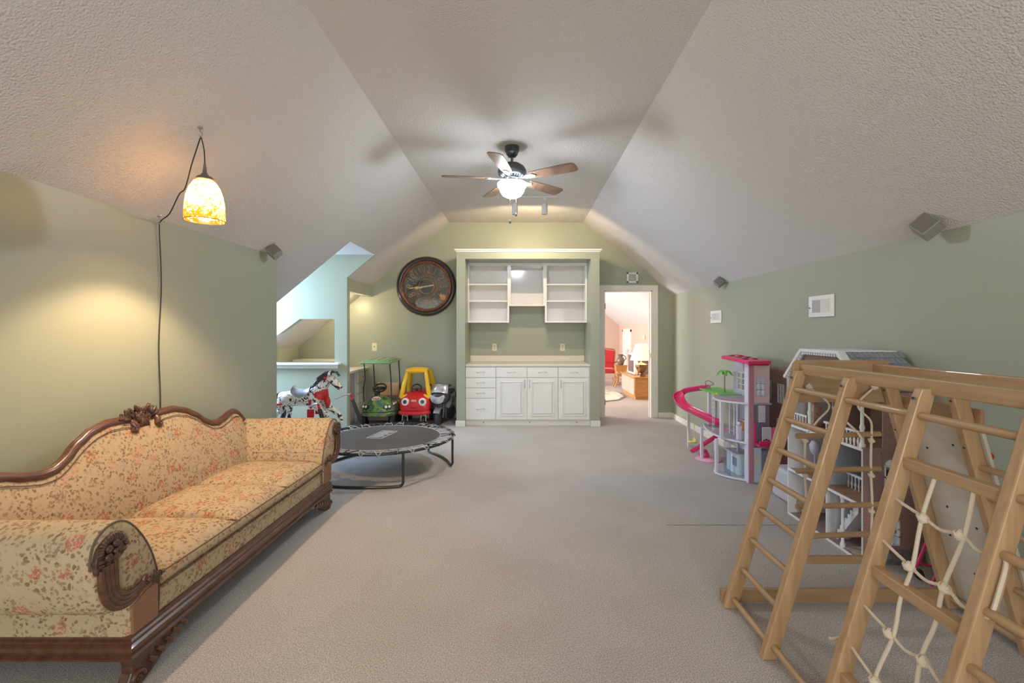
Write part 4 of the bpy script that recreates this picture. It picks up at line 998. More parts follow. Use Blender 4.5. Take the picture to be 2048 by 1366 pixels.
HY = 5.62
ho = thing('spring_horse', 'spotted spring rocking horse with red bandana in the dormer alcove', 'rocking horse', (-2.5, HY, 0))
def H(x, y, dy=0, r=None):
    p = P(540+x/4.7105, 700+y/4.7105, HY); p.y += dy
    return (p.x, p.y, p.z) if r is None else (p.x, p.y, p.z, r)
body = [H(112,445,0,.070), H(150,430,0,.098), H(220,450,0,.106), H(300,462,0,.104), H(380,455,0,.108), H(440,425,0,.102), H(475,370,0,.080), H(505,325,0,.068), H(545,278,0,.060), H(585,275,0,.062), H(622,315,0,.046), H(652,348,0,.038), H(676,364,0,.034)]
legs = []
for s in (-1, 1):
    k = .055*s
    legs.append([H(440,425,0,.102), H(455,500,k,.055), H(520+25*s,545+12*s,k,.044), H(600+30*s,600+5*s,k,.030), H(625+28*s,650+8*s,k,.026), H(628+30*s,695+6*s,k*1.05,.024)] if s > 0 else
                [H(440,425,0,.102), H(450,505,k,.055), H(500,560,k,.042), H(560,600,k,.028), H(540,650,k,.025), H(500,672,k*1.05,.023)])
    legs.append([H(150,430,0,.098), H(140+10*s,505,k,.060), H(150+16*s,560,k,.042), H(118+40*s,600,k,.030), H(110+48*s,650,k,.026), H(100+45*s,672,k,.026)])
skin_mesh('body', [body]+legs, M_horse, ho, 2)
b = MB()
for s in (-1, 1):
    b = MB(); b.tube([H(565,245,.034*s), H(570,218,.042*s), H(578,195,.040*s)], [.020,.015,.002], 8, k=2); b.build('ear', M_horse, ho, smooth=True)
b = MB(); rn = random.Random(2)
crest = [Vector(H(*c)) for c in ((600,205),(565,215),(530,235),(500,265),(475,300),(452,335),(425,365),(395,380))]
cc = cat(crest, 6)
for i, c in enumerate(cc):
    for s in (-1, 1, 0):
        d = Vector((-.03+rn.uniform(-.03,.02), s*.028, -.035+rn.uniform(-.02,.03))); c1 = c+Vector((0, s*.012, .0))
        b.tube([c1, c1+d*.6+Vector((-.01,0,.018)), c1+d*1.5], [.013,.011,.002], 6, k=2)
for k in range(8): c = Vector(H(600,210)); b.tube([c, c+Vector((.03, rn.uniform(-.03,.03), .005)), c+Vector((.07,rn.uniform(-.035,.035),-.05))], [.010,.008,.002], 6, k=2)
b.build('mane', M_hair, ho, smooth=True)
b = MB()
for k in range(14):
    c = Vector(H(112,420)); w = rn.uniform(-.035,.035); b.tube([c, c+Vector((-.05,w*.5,.01)), c+Vector((-.10+rn.uniform(-.02,.02),w,-.07)), c+Vector((-.09+rn.uniform(-.04,.04),w*1.4,-.17))], [.018,.018,.013,.003], 6, k=3)
b.build('tail', M_hair, ho, smooth=True)
b = MB()   # saddle: seat draped over the barrel with raised cantle and horn
vs = []; NU, NV = 12, 12
for i in range(NU+1):
    u = i/NU; c = Vector(H(225+170*u, 455)); up = .016+.040*(abs(2*u-1)**3)
    drop = .55+.35*math.sin(PI*u)
    for j in range(NV+1):
        a = (j/NV-.5)*2*1.45*drop; r = .100+up*math.cos(a)**2
        vs.append((c.x, HY+r*math.sin(a), c.z+r*math.cos(a)))
n0 = len(vs); vs += [(x, HY+(y-HY)*.93, z-.010) for x, y, z in vs]
fs = [(i*(NV+1)+j, i*(NV+1)+j+1, (i+1)*(NV+1)+j+1, (i+1)*(NV+1)+j) for i in range(NU) for j in range(NV)]
fs += [tuple(n0+k for k in f[::-1]) for f in fs]
rim = [j for j in range(NV+1)]+[(i)*(NV+1)+NV for i in range(1, NU+1)]+[NU*(NV+1)+j for j in range(NV-1,-1,-1)]+[i*(NV+1) for i in range(NU-1,0,-1)]
fs += [(rim[i], rim[(i+1) % len(rim)], n0+rim[(i+1) % len(rim)], n0+rim[i]) for i in range(len(rim))]
b.add(vs, fs); sd = b.build('saddle', M_sad, ho, smooth=True)
b = MB(); b.tube([H(385,385), H(392,362), H(402,355)], [.014,.011,.014], 8, k=2); b.build('saddle_horn', M_sad, sd, smooth=True)
b = MB(); c = Vector(H(478,395)); ax = (Vector(H(500,330))-Vector(H(455,440))).normalized(); sx = Vector((0,1,0)); sz = ax.cross(sx)
for k, (o, r) in enumerate(((-.05,.108),(-.01,.098),(.03,.078),(.055,.066))): pass
pts = []; prof = [(-.062,.112),(-.03,.112),(.0,.098),(.03,.082),(.06,.066),(.062,.058),(.0,.088),(-.03,.100),(-.062,.104)]
vs = []; nn_ = 24
for o, r in prof:
    for k in range(nn_): a = 2*PI*k/nn_; vs.append(c+ax*o+sx*r*.86*math.cos(a)*(1+.05*math.sin(5*a+o*40))+sz*r*math.sin(a))
b.add(vs, [(i*nn_+k, i*nn_+(k+1) % nn_, (i+1)*nn_+(k+1) % nn_, (i+1)*nn_+k) for i in range(len(prof)-1) for k in range(nn_)])
b.tube([H(540,450,-.03), H(555,480,-.04), H(560,520,-.05), H(552,545,-.04)], [.03,.035,.022,.004], 8, k=3)
b.ball(H(548,455,-.02), (.028,.025,.022), 10, 6)
b.build('bandana', M_band, ho, smooth=True)
b = MB(); b.box(Vector(H(390,540)).x, Vector(H(450,540)).x, HY-.12, HY-.095, Vector(H(0,620)).z, Vector(H(0,545)).z); b.bar(Vector(H(425,540,-.107)), Vector(H(405,460,-.1)), .03, .008, (0,1,0)); b.build('stirrup', M_band, ho, bevel=.008)
b = MB(); b.box(Vector(H(390,540)).x, Vector(H(450,540)).x, HY+.095, HY+.12, Vector(H(0,620)).z, Vector(H(0,545)).z); b.build('stirrup', M_band, ho, bevel=.008)
b = MB()
for s in (-1, 1):
    b.tube([H(535,262,.052*s), H(565,290,.050*s), H(600,322,.040*s), H(632,352,.034*s)], .006, 6, k=3)
b.tube([H(620,312,0), H(628,335,.037), H(640,365,.0), H(628,335,-.037)], .006, 6, k=4, closed=True)
b.build('bridle', M_bp, ho, smooth=True)
b = MB(); b.ball(H(535,262,-.05), (.024,.012,.018), 8, 6); b.ball(H(535,262,.05), (.024,.012,.018), 8, 6); b.build('rosette', M_band, ho)
b = MB()
for s in (-1, 1): b.ball(H(598,292,.053*s), (.015,.008,.015), 8, 6)
b.build('eye', M_bp, ho, smooth=True)
# spring frame
M_mt = mat('grey_steel', (.42,.44,.48), .3, .7)
yF, yB = HY-.24, HY+.24
for s, y in ((-1, yF), (1, yB)):
    off = 0 if s > 0 else -185
    a = Vector(H(590,470)); a.y = HY+.07*s; k_ = Vector(H(690+off*.85,440+ (40 if s<0 else 0))); k_.y = y
    if s < 0: a = Vector(H(400,525)); a.y = HY-.09
    b = MB(); b.tube([a, a.lerp(k_,.5)+Vector((0,0,.012)), k_], .012, 8, k=3); b.build('spring_arm', M_mt, ho, smooth=True)
    f0 = Vector(H(785+off,700)); f0.y = y
    b = MB(); b.tube([k_, k_.lerp(f0,.22)], .014, 8); b.build('collar', M_band, ho, smooth=True)
    b = MB()
    pts = [k_.lerp(f0, .2+.8*i/16) for i in range(17)]; b.tube(pts, [.020+.010*i/16+.0025*(i % 2) for i in range(17)], 12); b.build('spring_cover', M_bp, ho, smooth=True)
    # rear
    a = Vector(H(160,495)); a.y = HY+.08*s; k2 = Vector(H(85,500)); k2.y = y; f1 = Vector(H(15,700)); f1.y = y
    b = MB(); b.tube([a, k2], .012, 8); b.build('spring_arm', M_band, ho, smooth=True)
    b = MB(); pts = [k2.lerp(f1, i/16) for i in range(17)]; b.tube(pts, [.020+.010*i/16+.0025*(i % 2) for i in range(17)], 12); b.build('spring_cover', M_bp, ho, smooth=True)
    b = MB(); b.tube([f1+Vector((0,0,.0)), Vector((f1.x-.05,y,.02)), Vector((f1.x+.1,y,.016)), Vector((f0.x-.1,y,.016)), Vector((f0.x+.05,y,.02)), f0], .016, 8, k=3); b.build('base_tube', M_bp, ho, smooth=True)
for x in (Vector(H(30,700)).x, Vector(H(600,700)).x):
    b = MB(); b.tube([(x, yF, .016), (x, yB, .016)], .016, 8); b.build('cross_tube', M_bp, ho, smooth=True)

# ---------------------------------------------------------------- green camouflage ride-on cart
def camo():
    m = mat('camouflage_plastic', (.10,.24,.06), .3, coat=.2); nt = m.node_tree; b = nt.nodes['Principled BSDF']
    tc = nn(nt, 'ShaderNodeTexCoord'); n = nn(nt, 'ShaderNodeTexNoise'); n.inputs['Scale'].default_value = 8; n.inputs['Detail'].default_value = 1
    nt.links.new(tc.outputs['Object'], n.inputs[0]); r = nn(nt, 'ShaderNodeValToRGB'); r.color_ramp.interpolation = 'CONSTANT'
    e = r.color_ramp.elements; e[0].position = 0; e[0].color = (.05,.11,.045,1); e[1].position = .42; e[1].color = (.15,.30,.06,1)
    for p_, c_ in ((.52,(.16,.16,.12,1)),(.60,(.02,.20,.13,1)),(.68,(.13,.26,.06,1))): q = e.new(p_); q.color = c_
    nt.links.new(n.outputs['Fac'], r.inputs[0]); nt.links.new(r.outputs[0], b.inputs['Base Color']); return m
M_camo = camo()
M_lg = mat('green_roof', (.22,.36,.16), .3, coat=.3, var=.2, vscale=4)
M_tan = mat('tan_seat', (.58,.36,.19), .5)
M_lamp = mat('lamp_lens', (.8,.8,.78), .15, coat=.5)
M_grime = mat('brown_plastic_side', (.16,.11,.08), .5)
gx = -2.075; gy = 6.72
gc = thing('toy_cart', 'green camouflage toy golf cart with roof and tan seat beside the desk', 'toy car', (gx, 7.05, 0))
def dome(b, cx_, cy_, cz_, rx, ry, z0, z1, n=28, m=8, p=2.6):
    """superelliptic hood: footprint rx,ry rising from z0 to z1"""
    vs = []; fs = []
    for i in range(m+1):
        f = i/m; k = (1-f**p)**(1/p) if f < 1 else 0.0; k = max(k, .02); z = z0+(z1-z0)*f
        for j in range(n):
            t = 2*PI*j/n; c_, s_ = math.cos(t), math.sin(t); c_ = math.copysign(abs(c_)**.75, c_); s_ = math.copysign(abs(s_)**.75, s_)
            vs.append((cx_+rx*k*c_, cy_+ry*k*s_, z))
    fs = [(i*n+j, i*n+(j+1) % n, (i+1)*n+(j+1) % n, (i+1)*n+j) for i in range(m) for j in range(n)]+[tuple(range(n-1,-1,-1)), tuple(m*n+j for j in range(n))]
    b.add(vs, fs)
b = MB(); dome(b, gx, gy+.16, 0, .245, .20, .235, .45, p=1.9); hood = b.build('hood', M_camo, gc, smooth=True)
b = MB(); dome(b, gx, gy+.16, 0, .25, .205, .17, .25, m=4, p=4); b.build('bumper', M_camo, gc, smooth=True)
b = MB(); b.lathe([(0,0),(.062,0),(.066,.004),(.06,.008),(0,.009)], (0,0,0), 'Z', 24, Matrix.Translation((gx-.02, gy+.055, .405)) @ Matrix.Rotation(math.radians(48), 4, 'X') @ Matrix.Scale(.7, 4, (0,1,0))); em = b.build('emblem', mat('emblem_white', (.7,.68,.66), .4), hood)
b = MB(); Mt = Matrix.Translation((gx-.02, gy+.055, .405)) @ Matrix.Rotation(math.radians(48), 4, 'X')
for i, (a0, a1, yy) in enumerate(((-.05,-.03,0),(-.026,-.008,.006),(-.004,.014,-.002),(.018,.034,.004),(.038,.052,0))): b.box(a0, a1, -.008+yy, .010+yy, .009, .012, Mt)
b.build('emblem_lettering', mat('emblem_red', (.6,.03,.03), .4), hood)
for s in (-1, 1):
    b = MB(); Mt = Matrix.Translation((gx+.160*s, gy-.012, .300)) @ Matrix.Rotation(s*.45, 4, 'Z') @ Matrix.Rotation(-.35, 4, 'X')
    b.prism([(-.05,-.02),(.055,-.026),(.062,.015),(.045,.036),(-.03,.034),(-.055,.01)], 'Y', -.018, .03, Mt); o = b.build('headlight', M_bp, hood, bevel=.006)
    b = MB(); b.ball((-.022,-.018,.004), (.02,.008,.022), 12, 8, Mt); b.ball((.028,-.018,.006), (.018,.008,.02), 12, 8, Mt); b.build('lens', M_lamp, hood, smooth=True)
b = MB(); b.box(gx-.23, gx+.23, gy+.30, gy+.74, .12, .21); b.box(gx-.23, gx-.19, gy+.30, gy+.74, .12, .30); b.box(gx+.19, gx+.23, gy+.30, gy+.74, .12, .30); b.build('tub', M_camo, gc, bevel=.012)
b = MB(); b.box(gx-.19, gx+.19, gy+.42, gy+.62, .21, .32); b.build('seat', M_tan, gc, bevel=.02)
b = MB(); Mt = Matrix.Translation((gx+.0, gy+.60, .49)) @ Matrix.Rotation(-.12, 4, 'X'); b.box(-.175, .175, -.02, .02, -.11, .10, Mt); b.build('backrest', M_tan, gc, bevel=.028, seg=4)
b = MB(); wc = Vector((gx-.035, gy+.28, .545)); Mt = Matrix.Translation(wc) @ Matrix.Rotation(math.radians(35), 4, 'X')
b.tube([Mt @ Vector((.092*math.cos(a*PI/12), .092*math.sin(a*PI/12), 0)) for a in range(24)], .013, 8, closed=True)
b.prism([(-.088,-.012),(-.04,-.035),(.04,-.035),(.088,-.012),(.088,.014),(.03,.02),(-.03,.02),(-.088,.014)], 'Z', -.008, .008, Mt)
b.build('steering_wheel', M_bp, gc, smooth=40)
b = MB(); b.cyl(wc, (gx-.045, gy+.20, .43), .018, 10, .03); b.build('steering_column', M_bp, gc, smooth=True)
for x, y, xt, yt in ((-.215,.06,-.19,.03), (.19,.06,.185,.03)):
    z0_ = .40; b = MB(); b.tube([(gx+x, gy+.10, .36), (gx+x-.006, gy+y+.05, .55), (gx+xt-.004*0, gy+y+.02, .72), (gx+xt, gy+yt, .935)], .009, 8, k=4); b.build('roof_post', M_tube, gc, smooth=True)
for x in (-.20, .20): b = MB(); b.tube([(gx+x, gy+.62, .25), (gx+x-.03, gy+.58, .945)], .009, 8); b.build('roof_post', M_bp, gc, smooth=True)
b = MB(); Mt = Matrix.Translation((gx-.03, gy+.32, .94)) @ Matrix.Rotation(.035, 4, 'X')
b.box(-.225,.225,-.31,.31,-.008,.020,Mt); rf = b.build('roof', M_lg, gc, bevel=.02, seg=3)
b = MB(); b.box(-.185,.185,-.25,.27,.018,.034,Mt)
for x in (-.12, 0, .12): b.box(x-.018, x+.018, -.22, .24, .03, .042, Mt)
b.build('roof_rib', M_lg, rf, bevel=.006)
def wheel(par, c, r, w, m, hub=M_mt):
    b = MB(); b.lathe([(r*.55,-w/2),(r*.9,-w/2),(r,-w*.35),(r,w*.35),(r*.9,w/2),(r*.55,w/2)], c, 'X', 24); o = b.build('wheel', m, par, smooth=40)
    b = MB(); b.lathe([(0,-w*.42),(r*.56,-w*.42),(r*.56,w*.42),(0,w*.42)], c, 'X', 16); b.build('hub_cap', hub, o)
for x in (-.21, .21):
    for y in (.14, .58): wheel(gc, (gx+x, gy+y, .105), .105, .075, M_bp, M_bp)
b = MB(); b.box(gx-.15, gx+.15, gy+.08, gy+.70, .09, .17); b.build('chassis', M_grime, gc, bevel=.006)
b = MB(); b.box(gx+.232, gx+.25, gy+.02, gy+.17, .33, .36); b.build('side_marker', M_lamp, gc, bevel=.006)

# ---------------------------------------------------------------- red and yellow ride-in car
M_redp = mat('red_plastic', (.60,.018,.03), .32, coat=.2)
M_yel = mat('yellow_plastic', (.85,.50,.01), .35, coat=.2)
M_eyew = mat('eye_white', (.82,.82,.80), .3)
qx, qy = -1.555, 6.80
kc_ = thing('ride_in_car', 'red ride-in toy car with yellow roof and big round eyes', 'toy car', (qx, 7.15, 0))
b = MB()   # body: rounded shell with front bulge
def shell(b, secs, n=24, p=.6):
    vs = []
    for y, w, z0_, z1_, cx_ in secs:
        for j in range(n):
            t = 2*PI*j/n; c_, s_ = math.cos(t), math.sin(t)
            vs.append((cx_+w*math.copysign(abs(c_)**p, c_), y, (z0_+z1_)/2+(z1_-z0_)/2*math.copysign(abs(s_)**p, s_)))
    m = len(secs)
    b.add(vs, [(i*n+j, i*n+(j+1) % n, (i+1)*n+(j+1) % n, (i+1)*n+j) for i in range(m-1) for j in range(n)]+[tuple(range(n-1,-1,-1)), tuple((m-1)*n+j for j in range(n))])
shell(b, [(qy,.15,.22,.30,qx),(qy+.008,.19,.19,.36,qx),(qy+.03,.215,.175,.41,qx),(qy+.08,.225,.17,.44,qx),(qy+.16,.225,.17,.485,qx),(qy+.22,.22,.16,.50,qx),(qy+.235,.21,.16,.35,qx),(qy+.42,.215,.15,.36,qx),(qy+.44,.22,.15,.48,qx),(qy+.58,.21,.15,.50,qx),(qy+.64,.17,.18,.44,qx)])
cb = b.build('body', M_redp, kc_, smooth=60)
b = MB(); b.tube([(qx-.205, qy+.09, .20), (qx-.20, qy+.0, .205), (qx-.10, qy-.028, .20), (qx, qy-.034, .198), (qx+.10, qy-.028, .20), (qx+.20, qy+.0, .205), (qx+.205, qy+.09, .20)], .028, 10, k=4); b.build('front_bumper', M_redp, kc_, smooth=True)
b = MB(); b.tube([(qx-.05, qy-.004, .290), (qx-.02, qy-.008, .276), (qx+.02, qy-.008, .276), (qx+.05, qy-.004, .290)], .004, 6, k=3); b.build('smile', mat('dark_red',(.25,.01,.01),.5), cb, smooth=True)
for s in (-1, 1):
    c_ = (qx+.127*s, qy+.012, .362); Mt = Matrix.Translation(c_) @ Matrix.Rotation(s*.25, 4, 'Z') @ Matrix.Rotation(-.15, 4, 'X')
    b = MB(); b.lathe([(0,-.022),(.044,-.018),(.055,-.010),(.056,.03)], (0,0,0), 'Y', 24, Mt); e_ = b.build('eye', M_eyew, kc_, smooth=40)
    b = MB(); b.lathe([(0,-.026),(.031,-.024),(.032,-.018)], (-.006*s,0,0), 'Y', 20, Mt); b.build('iris', mat('iris_grey',(.10,.17,.19),.3), e_)
    b = MB(); b.lathe([(0,-.029),(.017,-.028),(.018,-.02)], (-.006*s,0,0), 'Y', 16, Mt); b.ball((.002,-.03,.010), (.006,.003,.006), 8, 5, Mt); b.build('pupil', M_bp, e_)
b = MB(); b.box(qx-.037, qx+.037, qy-.008, qy+.03, .362, .39); bd = b.build('name_badge', mat('badge_cream',(.75,.52,.36),.4), cb, bevel=.008)
text_part('badge_lettering', 'little tikes', .015, M_redp, cb, Matrix.Translation((qx, qy-.0085, .376)) @ Matrix.Rotation(PI/2, 4, 'X'), .0006)
b = MB(); c_ = Vector((qx, qy+.19, .53)); Mt = Matrix.Translation(c_) @ Matrix.Rotation(math.radians(60), 4, 'X'); b.tube([Mt @ Vector((.075*math.cos(a*PI/12), .075*math.sin(a*PI/12), 0)) for a in range(24)], .010, 8, closed=True)
b.bar(Mt @ Vector((-.07,0,0)), Mt @ Vector((.07,0,0)), .02, .01); b.cyl(Mt @ Vector((0,0,0)), Mt @ Vector((0,-.02,-.08)), .014, 8); b.build('steering_wheel', M_bp, kc_, smooth=True)
b = MB()   # roof slab
shell(b, [(qy+.15,.10,.785,.81,qx-.01),(qy+.17,.15,.765,.825,qx-.01),(qy+.26,.168,.765,.845,qx-.01),(qy+.40,.155,.785,.845,qx-.01),(qy+.50,.14,.785,.835,qx-.01),(qy+.53,.10,.795,.82,qx-.01)], p=.8)
b.build('roof', M_yel, kc_, smooth=True)
for s in (-1, 1):
    b = MB(); b.tube([(qx+.215*s, qy+.11, .41), (qx+.195*s, qy+.12, .50), (qx+.165*s, qy+.15, .66), (qx+.135*s, qy+.20, .80)], [.034,.036,.030,.028], 10, k=4, flat=1.0)
    b.tube([(qx+.21*s, qy+.10, .40), (qx+.16*s, qy+.10, .43), (qx+.13*s, qy+.12, .455)], [.026,.026,.012], 8, k=3); b.build('front_pillar', M_yel, kc_, smooth=True)
    b = MB(); b.tube([(qx+.20*s, qy+.54, .44), (qx+.18*s, qy+.53, .60), (qx+.135*s, qy+.48, .80)], [.040,.036,.030], 10, k=4); b.build('rear_pillar', M_yel, kc_, smooth=True)
    b = MB(); b.tube([(qx+.135*s-.035*s, qy+.035, .16), (qx+.135*s-.037*s, qy+.02, .08)], .006, 6); b.tube([(qx+.135*s+.035*s, qy+.035, .16), (qx+.135*s+.037*s, qy+.02, .08)], .006, 6); b.box(qx+.135*s-.04, qx+.135*s+.04, qy+.02, qy+.05, .16, .172); b.build('caster_fork', M_eyew, kc_)
    wheel(kc_, (qx+.135*s, qy+.04, .07), .07, .045, M_bp); wheel(kc_, (qx+.17*s, qy+.52, .10), .10, .05, M_bp, M_yel)

# ---------------------------------------------------------------- toy motorcycle
M_chr = mat('chromed_plastic', (.80,.80,.81), .22, .45, col2=(.30,.30,.32), vscale=9)
M_dk = mat('dark_grey_plastic', (.055,.06,.07), .32)
mt = thing('toy_motorcycle', 'black and silver ride-on toy motorcycle parked beside the built-in', 'toy motorcycle', (-1.17, 7.1, 0))
mx_, my_ = -1.205, 6.93
def mM(): return Matrix.Translation((mx_, my_, 0)) @ Matrix.Rotation(math.radians(-13), 4, 'Z')
MM = mM()
def T(b): b.v = [MM @ v for v in b.v]; return b
b = MB(); b.lathe([(.05,-.03),(.10,-.035),(.118,-.022),(.124,0),(.118,.022),(.10,.035),(.05,.03)], (0,0,.124), 'X', 28); w = T(b).build('front_wheel', M_dk, mt, smooth=True)
b = MB(); b.lathe([(0,-.026),(.055,-.028),(.055,.028),(0,.026)], (0,0,.124), 'X', 14); T(b).build('hub_cap', M_chr, w)
b = MB(); b.lathe([(.05,-.035),(.10,-.04),(.122,0),(.10,.04),(.05,.035)], (0,.46,.124), 'X', 24); T(b).build('rear_wheel', M_dk, mt, smooth=True)
b = MB(); n = 12     # front fender
arc = [(math.radians(30+ k*115/11)) for k in range(12)]; vs = []
for a in arc:
    for x, rr in ((-.05,.125),(-.042,.145),(0,.152),(.042,.145),(.05,.125),(0,.138)): vs.append((x, -rr*math.cos(a), .124+rr*math.sin(a)))
b.add(vs, [(i*6+j, i*6+(j+1) % 6, (i+1)*6+(j+1) % 6, (i+1)*6+j) for i in range(11) for j in range(6)]+[tuple(range(6)), tuple(66+j for j in range(6))]); T(b).build('front_fender', M_chr, mt, smooth=True)
for s in (-1, 1):
    b = MB(); b.tube([(.062*s,-.005,.11), (.062*s,.03,.25), (.055*s,.06,.40)], [.018,.022,.022], 10); T(b).build('fork', M_dk, mt, smooth=True)
b = MB(); shell(b, [(-.07,.05,.37,.44,0),(-.055,.10,.33,.47,0),(-.01,.135,.31,.52,0),(.06,.15,.30,.55,0),(.14,.13,.32,.52,0),(.2,.08,.36,.48,0)], p=.85); T(b).build('fairing', M_dk, mt, smooth=True)
b = MB()
b.prism([(-.105,.46),(-.12,.42),(-.09,.355),(-.045,.325),(.045,.325),(.09,.355),(.12,.42),(.105,.46),(.03,.425),(-.03,.425)], 'Y', -.088, -.04); T(b).build('headlight', M_chr, mt, bevel=.014, seg=3)
b = MB(); vs = []
for i in range(7):
    u = i/6
    for j in range(9):
        v = j/8*2-1; vs.append((v*(.145-.02*u), -.075+.05*u+.05*v*v+.03*u*u, .495+.11*u-.02*v*v))
n0 = len(vs); vs += [(x, y+.008, z+.002) for x, y, z in vs]
fs = [(i*9+j, i*9+j+1, (i+1)*9+j+1, (i+1)*9+j) for i in range(6) for j in range(8)]; fs += [tuple(n0+k for k in f[::-1]) for f in fs]
rim = list(range(9))+[i*9+8 for i in range(1,7)]+[54+j for j in range(7,-1,-1)]+[i*9 for i in range(5,0,-1)]
fs += [(rim[i], rim[(i+1) % len(rim)], n0+rim[(i+1) % len(rim)], n0+rim[i]) for i in range(len(rim))]
b.add(vs, fs); T(b).build('windscreen', M_chr, mt, smooth=True)
b = MB(); b.tube([(-.17,.05,.53), (-.11,.06,.53), (0,.10,.51), (.11,.06,.53), (.17,.05,.53)], .011, 8, k=3); h_ = T(b).build('handlebar', M_mt, mt, smooth=True)
for s in (-1, 1): b = MB(); b.cyl((.12*s,.055,.53), (.175*s,.05,.53), .016, 10); b.tube([(.12*s,.04,.54), (.15*s,.03,.58)], .005, 6); b.ball((.155*s,.03,.59), (.026,.01,.018), 10, 6); T(b).build('grip', M_bp, mt, smooth=True)
b = MB(); shell(b, [(.13,.05,.20,.42,0),(.2,.09,.18,.46,0),(.32,.085,.18,.44,0),(.40,.075,.24,.42,0),(.52,.07,.34,.46,0),(.60,.03,.40,.45,0)], p=.8); T(b).build('tank_and_tail', M_chr, mt, smooth=True)
b = MB(); shell(b, [(.24,.05,.42,.46,0),(.32,.075,.42,.47,0),(.5,.06,.44,.49,0),(.54,.03,.45,.48,0)], p=.8); T(b).build('seat', M_bp, mt, smooth=True)
b = MB(); b.box(-.07,.07,.12,.36,.08,.24); T(b).build('engine', M_dk, mt, bevel=.02)
for s in (-1, 1):
    b = MB(); b.tube([(.07*s,.40,.13), (.16*s,.44,.10)], .010, 6); b.lathe([(0,-.015),(.05,-.015),(.05,.015),(0,.015)], (.17*s,.44,.052), 'X', 18); T(b).build('stabiliser_wheel', M_bp, mt)

# ---------------------------------------------------------------- pink three-storey dolls' house
M_pk = mat('hot_pink_plastic', (.72,.03,.16), .3, coat=.2)
M_pk2 = mat('pale_pink_plastic', (.75,.42,.55), .35)
M_lil = mat('lilac_white_plastic', (.68,.66,.74), .35)
M_lgry = mat('light_grey_plastic', (.42,.42,.46), .4)
M_deck = mat('printed_deck', (.42,.41,.45), .45, col2=(.66,.22,.48), vscale=5, ramp=(.42,.48))
M_lbl = mat('pale_blue_plastic', (.66,.82,.90), .35)
M_grass = mat('green_plastic', (.16,.50,.10), .4)
M_brn = mat('brown_plastic', (.28,.10,.04), .4)
M_org = mat('orange_plastic', (.62,.26,.08), .4)
M_blk = mat('black_wire', (.03,.03,.035), .4)
M_ywl = mat('lemon_plastic', (.72,.70,.16), .4)
clr = bpy.data.materials.new('clear_pink_plastic'); clr.use_nodes = True
_n = clr.node_tree; _n.nodes.clear(); _o = nn(_n, 'ShaderNodeOutputMaterial'); _t = nn(_n, 'ShaderNodeBsdfTransparent'); _g = nn(_n, 'ShaderNodeBsdfGlossy'); _x = nn(_n, 'ShaderNodeMixShader')
_t.inputs[0].default_value = (.85,.86,.9,1); _g.inputs['Roughness'].default_value = .08; _x.inputs[0].default_value = .15
_n.links.new(_t.outputs[0], _x.inputs[1]); _n.links.new(_g.outputs[0], _x.inputs[2]); _n.links.new(_x.outputs[0], _o.inputs[0])
dh = thing('dollhouse', 'pink and white open dollhouse with curved decks and spiral slide, right wall', 'dollhouse', (2.15, 4.8, 0))
def part(nm, m, par=dh, **k):
    o = bb.build(nm, m, par, **k); return o
def bx_(nm, m, x0, x1, y0, y1, z0, z1, par=dh, **k):
    b = MB(); b.box(x0, x1, y0, y1, z0, z1); return b.build(nm, m, par, **k)
def curve_deck(z, pts, th=.014, mm=M_deck, nm='deck', edge=True):
    pl = [(v.x, v.y) for v in cat([(x, y, 0) for x, y in pts], 5)]+[(2.32, pts[-1][1]), (2.32, pts[0][1])]
    b = MB(); b.prism(pl, 'Z', z-th, z); o = b.build(nm, mm, dh)
    if edge:
        b = MB(); b.tube([(x, y, z-th/2) for x, y in pl[:-2]], .010, 6); b.build('deck_rim', M_lil, o, smooth=True)
    return o
curve_deck(.020, [(2.12,4.30),(1.97,4.42),(1.92,4.58),(2.05,4.80),(2.12,4.84)], nm='base_plate', mm=M_lgry)
curve_deck(.365, [(2.10,4.30),(1.985,4.50),(1.955,4.72),(1.99,5.0),(2.06,5.20)])
curve_deck(.735, [(2.10,4.28),(1.96,4.42),(1.925,4.58),(1.98,4.75),(2.08,4.84)])
bx_('grass_terrace', M_grass, 2.07, 2.33, 4.80, 5.46, .725, .742, bevel=.004)
# posts
bx_('tower_post', M_lil, 2.095, 2.140, 4.275, 4.345, 0, 1.10, bevel=.004)
bx_('tower_post_side', mat('dusty_rose',(.45,.22,.28),.4), 2.100, 2.145, 4.262, 4.275, 0, 1.09)
for x, y, z0, z1 in ((1.925,4.555,.0,.345),(1.945,4.49,.365,.722),(1.975,5.055,.0,.352),(2.09,5.14,.365,.726),(2.03,5.60,.0,.40),(2.28,4.86,0,.72),(2.28,5.42,0,.72)):
    bx_('post', M_lil, x-.014, x+.014, y-.016, y+.016, z0, z1, bevel=.003)
# tower room: wall panels with window grids, open to the left
def win_panel(nm, m, axis, pos, a0, a1, z0, z1, w0, w1, wz0, wz1, nx_=2, nz=3, fm=None, par=dh):
    b = MB()
    def bx(u0,u1,v0,v1,d0=-.006,d1=.006,bb_=None):
        bb_ = bb_ or b
        if axis == 'X': bb_.box(pos+d0,pos+d1,u0,u1,v0,v1)
        else: bb_.box(u0,u1,pos+d0,pos+d1,v0,v1)
    bx(a0,w0,z0,z1); bx(w1,a1,z0,z1); bx(w0,w1,z0,wz0); bx(w0,w1,wz1,z1)
    o = b.build(nm, m, par)
    f = MB()
    for k in range(nx_+1): u = w0+(w1-w0)*k/nx_; bx(u-.004,u+.004,wz0,wz1,-.009,.009,f)
    for k in range(nz+1): v = wz0+(wz1-wz0)*k/nz; bx(w0-.004,w1+.004,v-.004,v+.004,-.009,.009,f)
    f.build('window_grid', fm or M_lil, o); return o
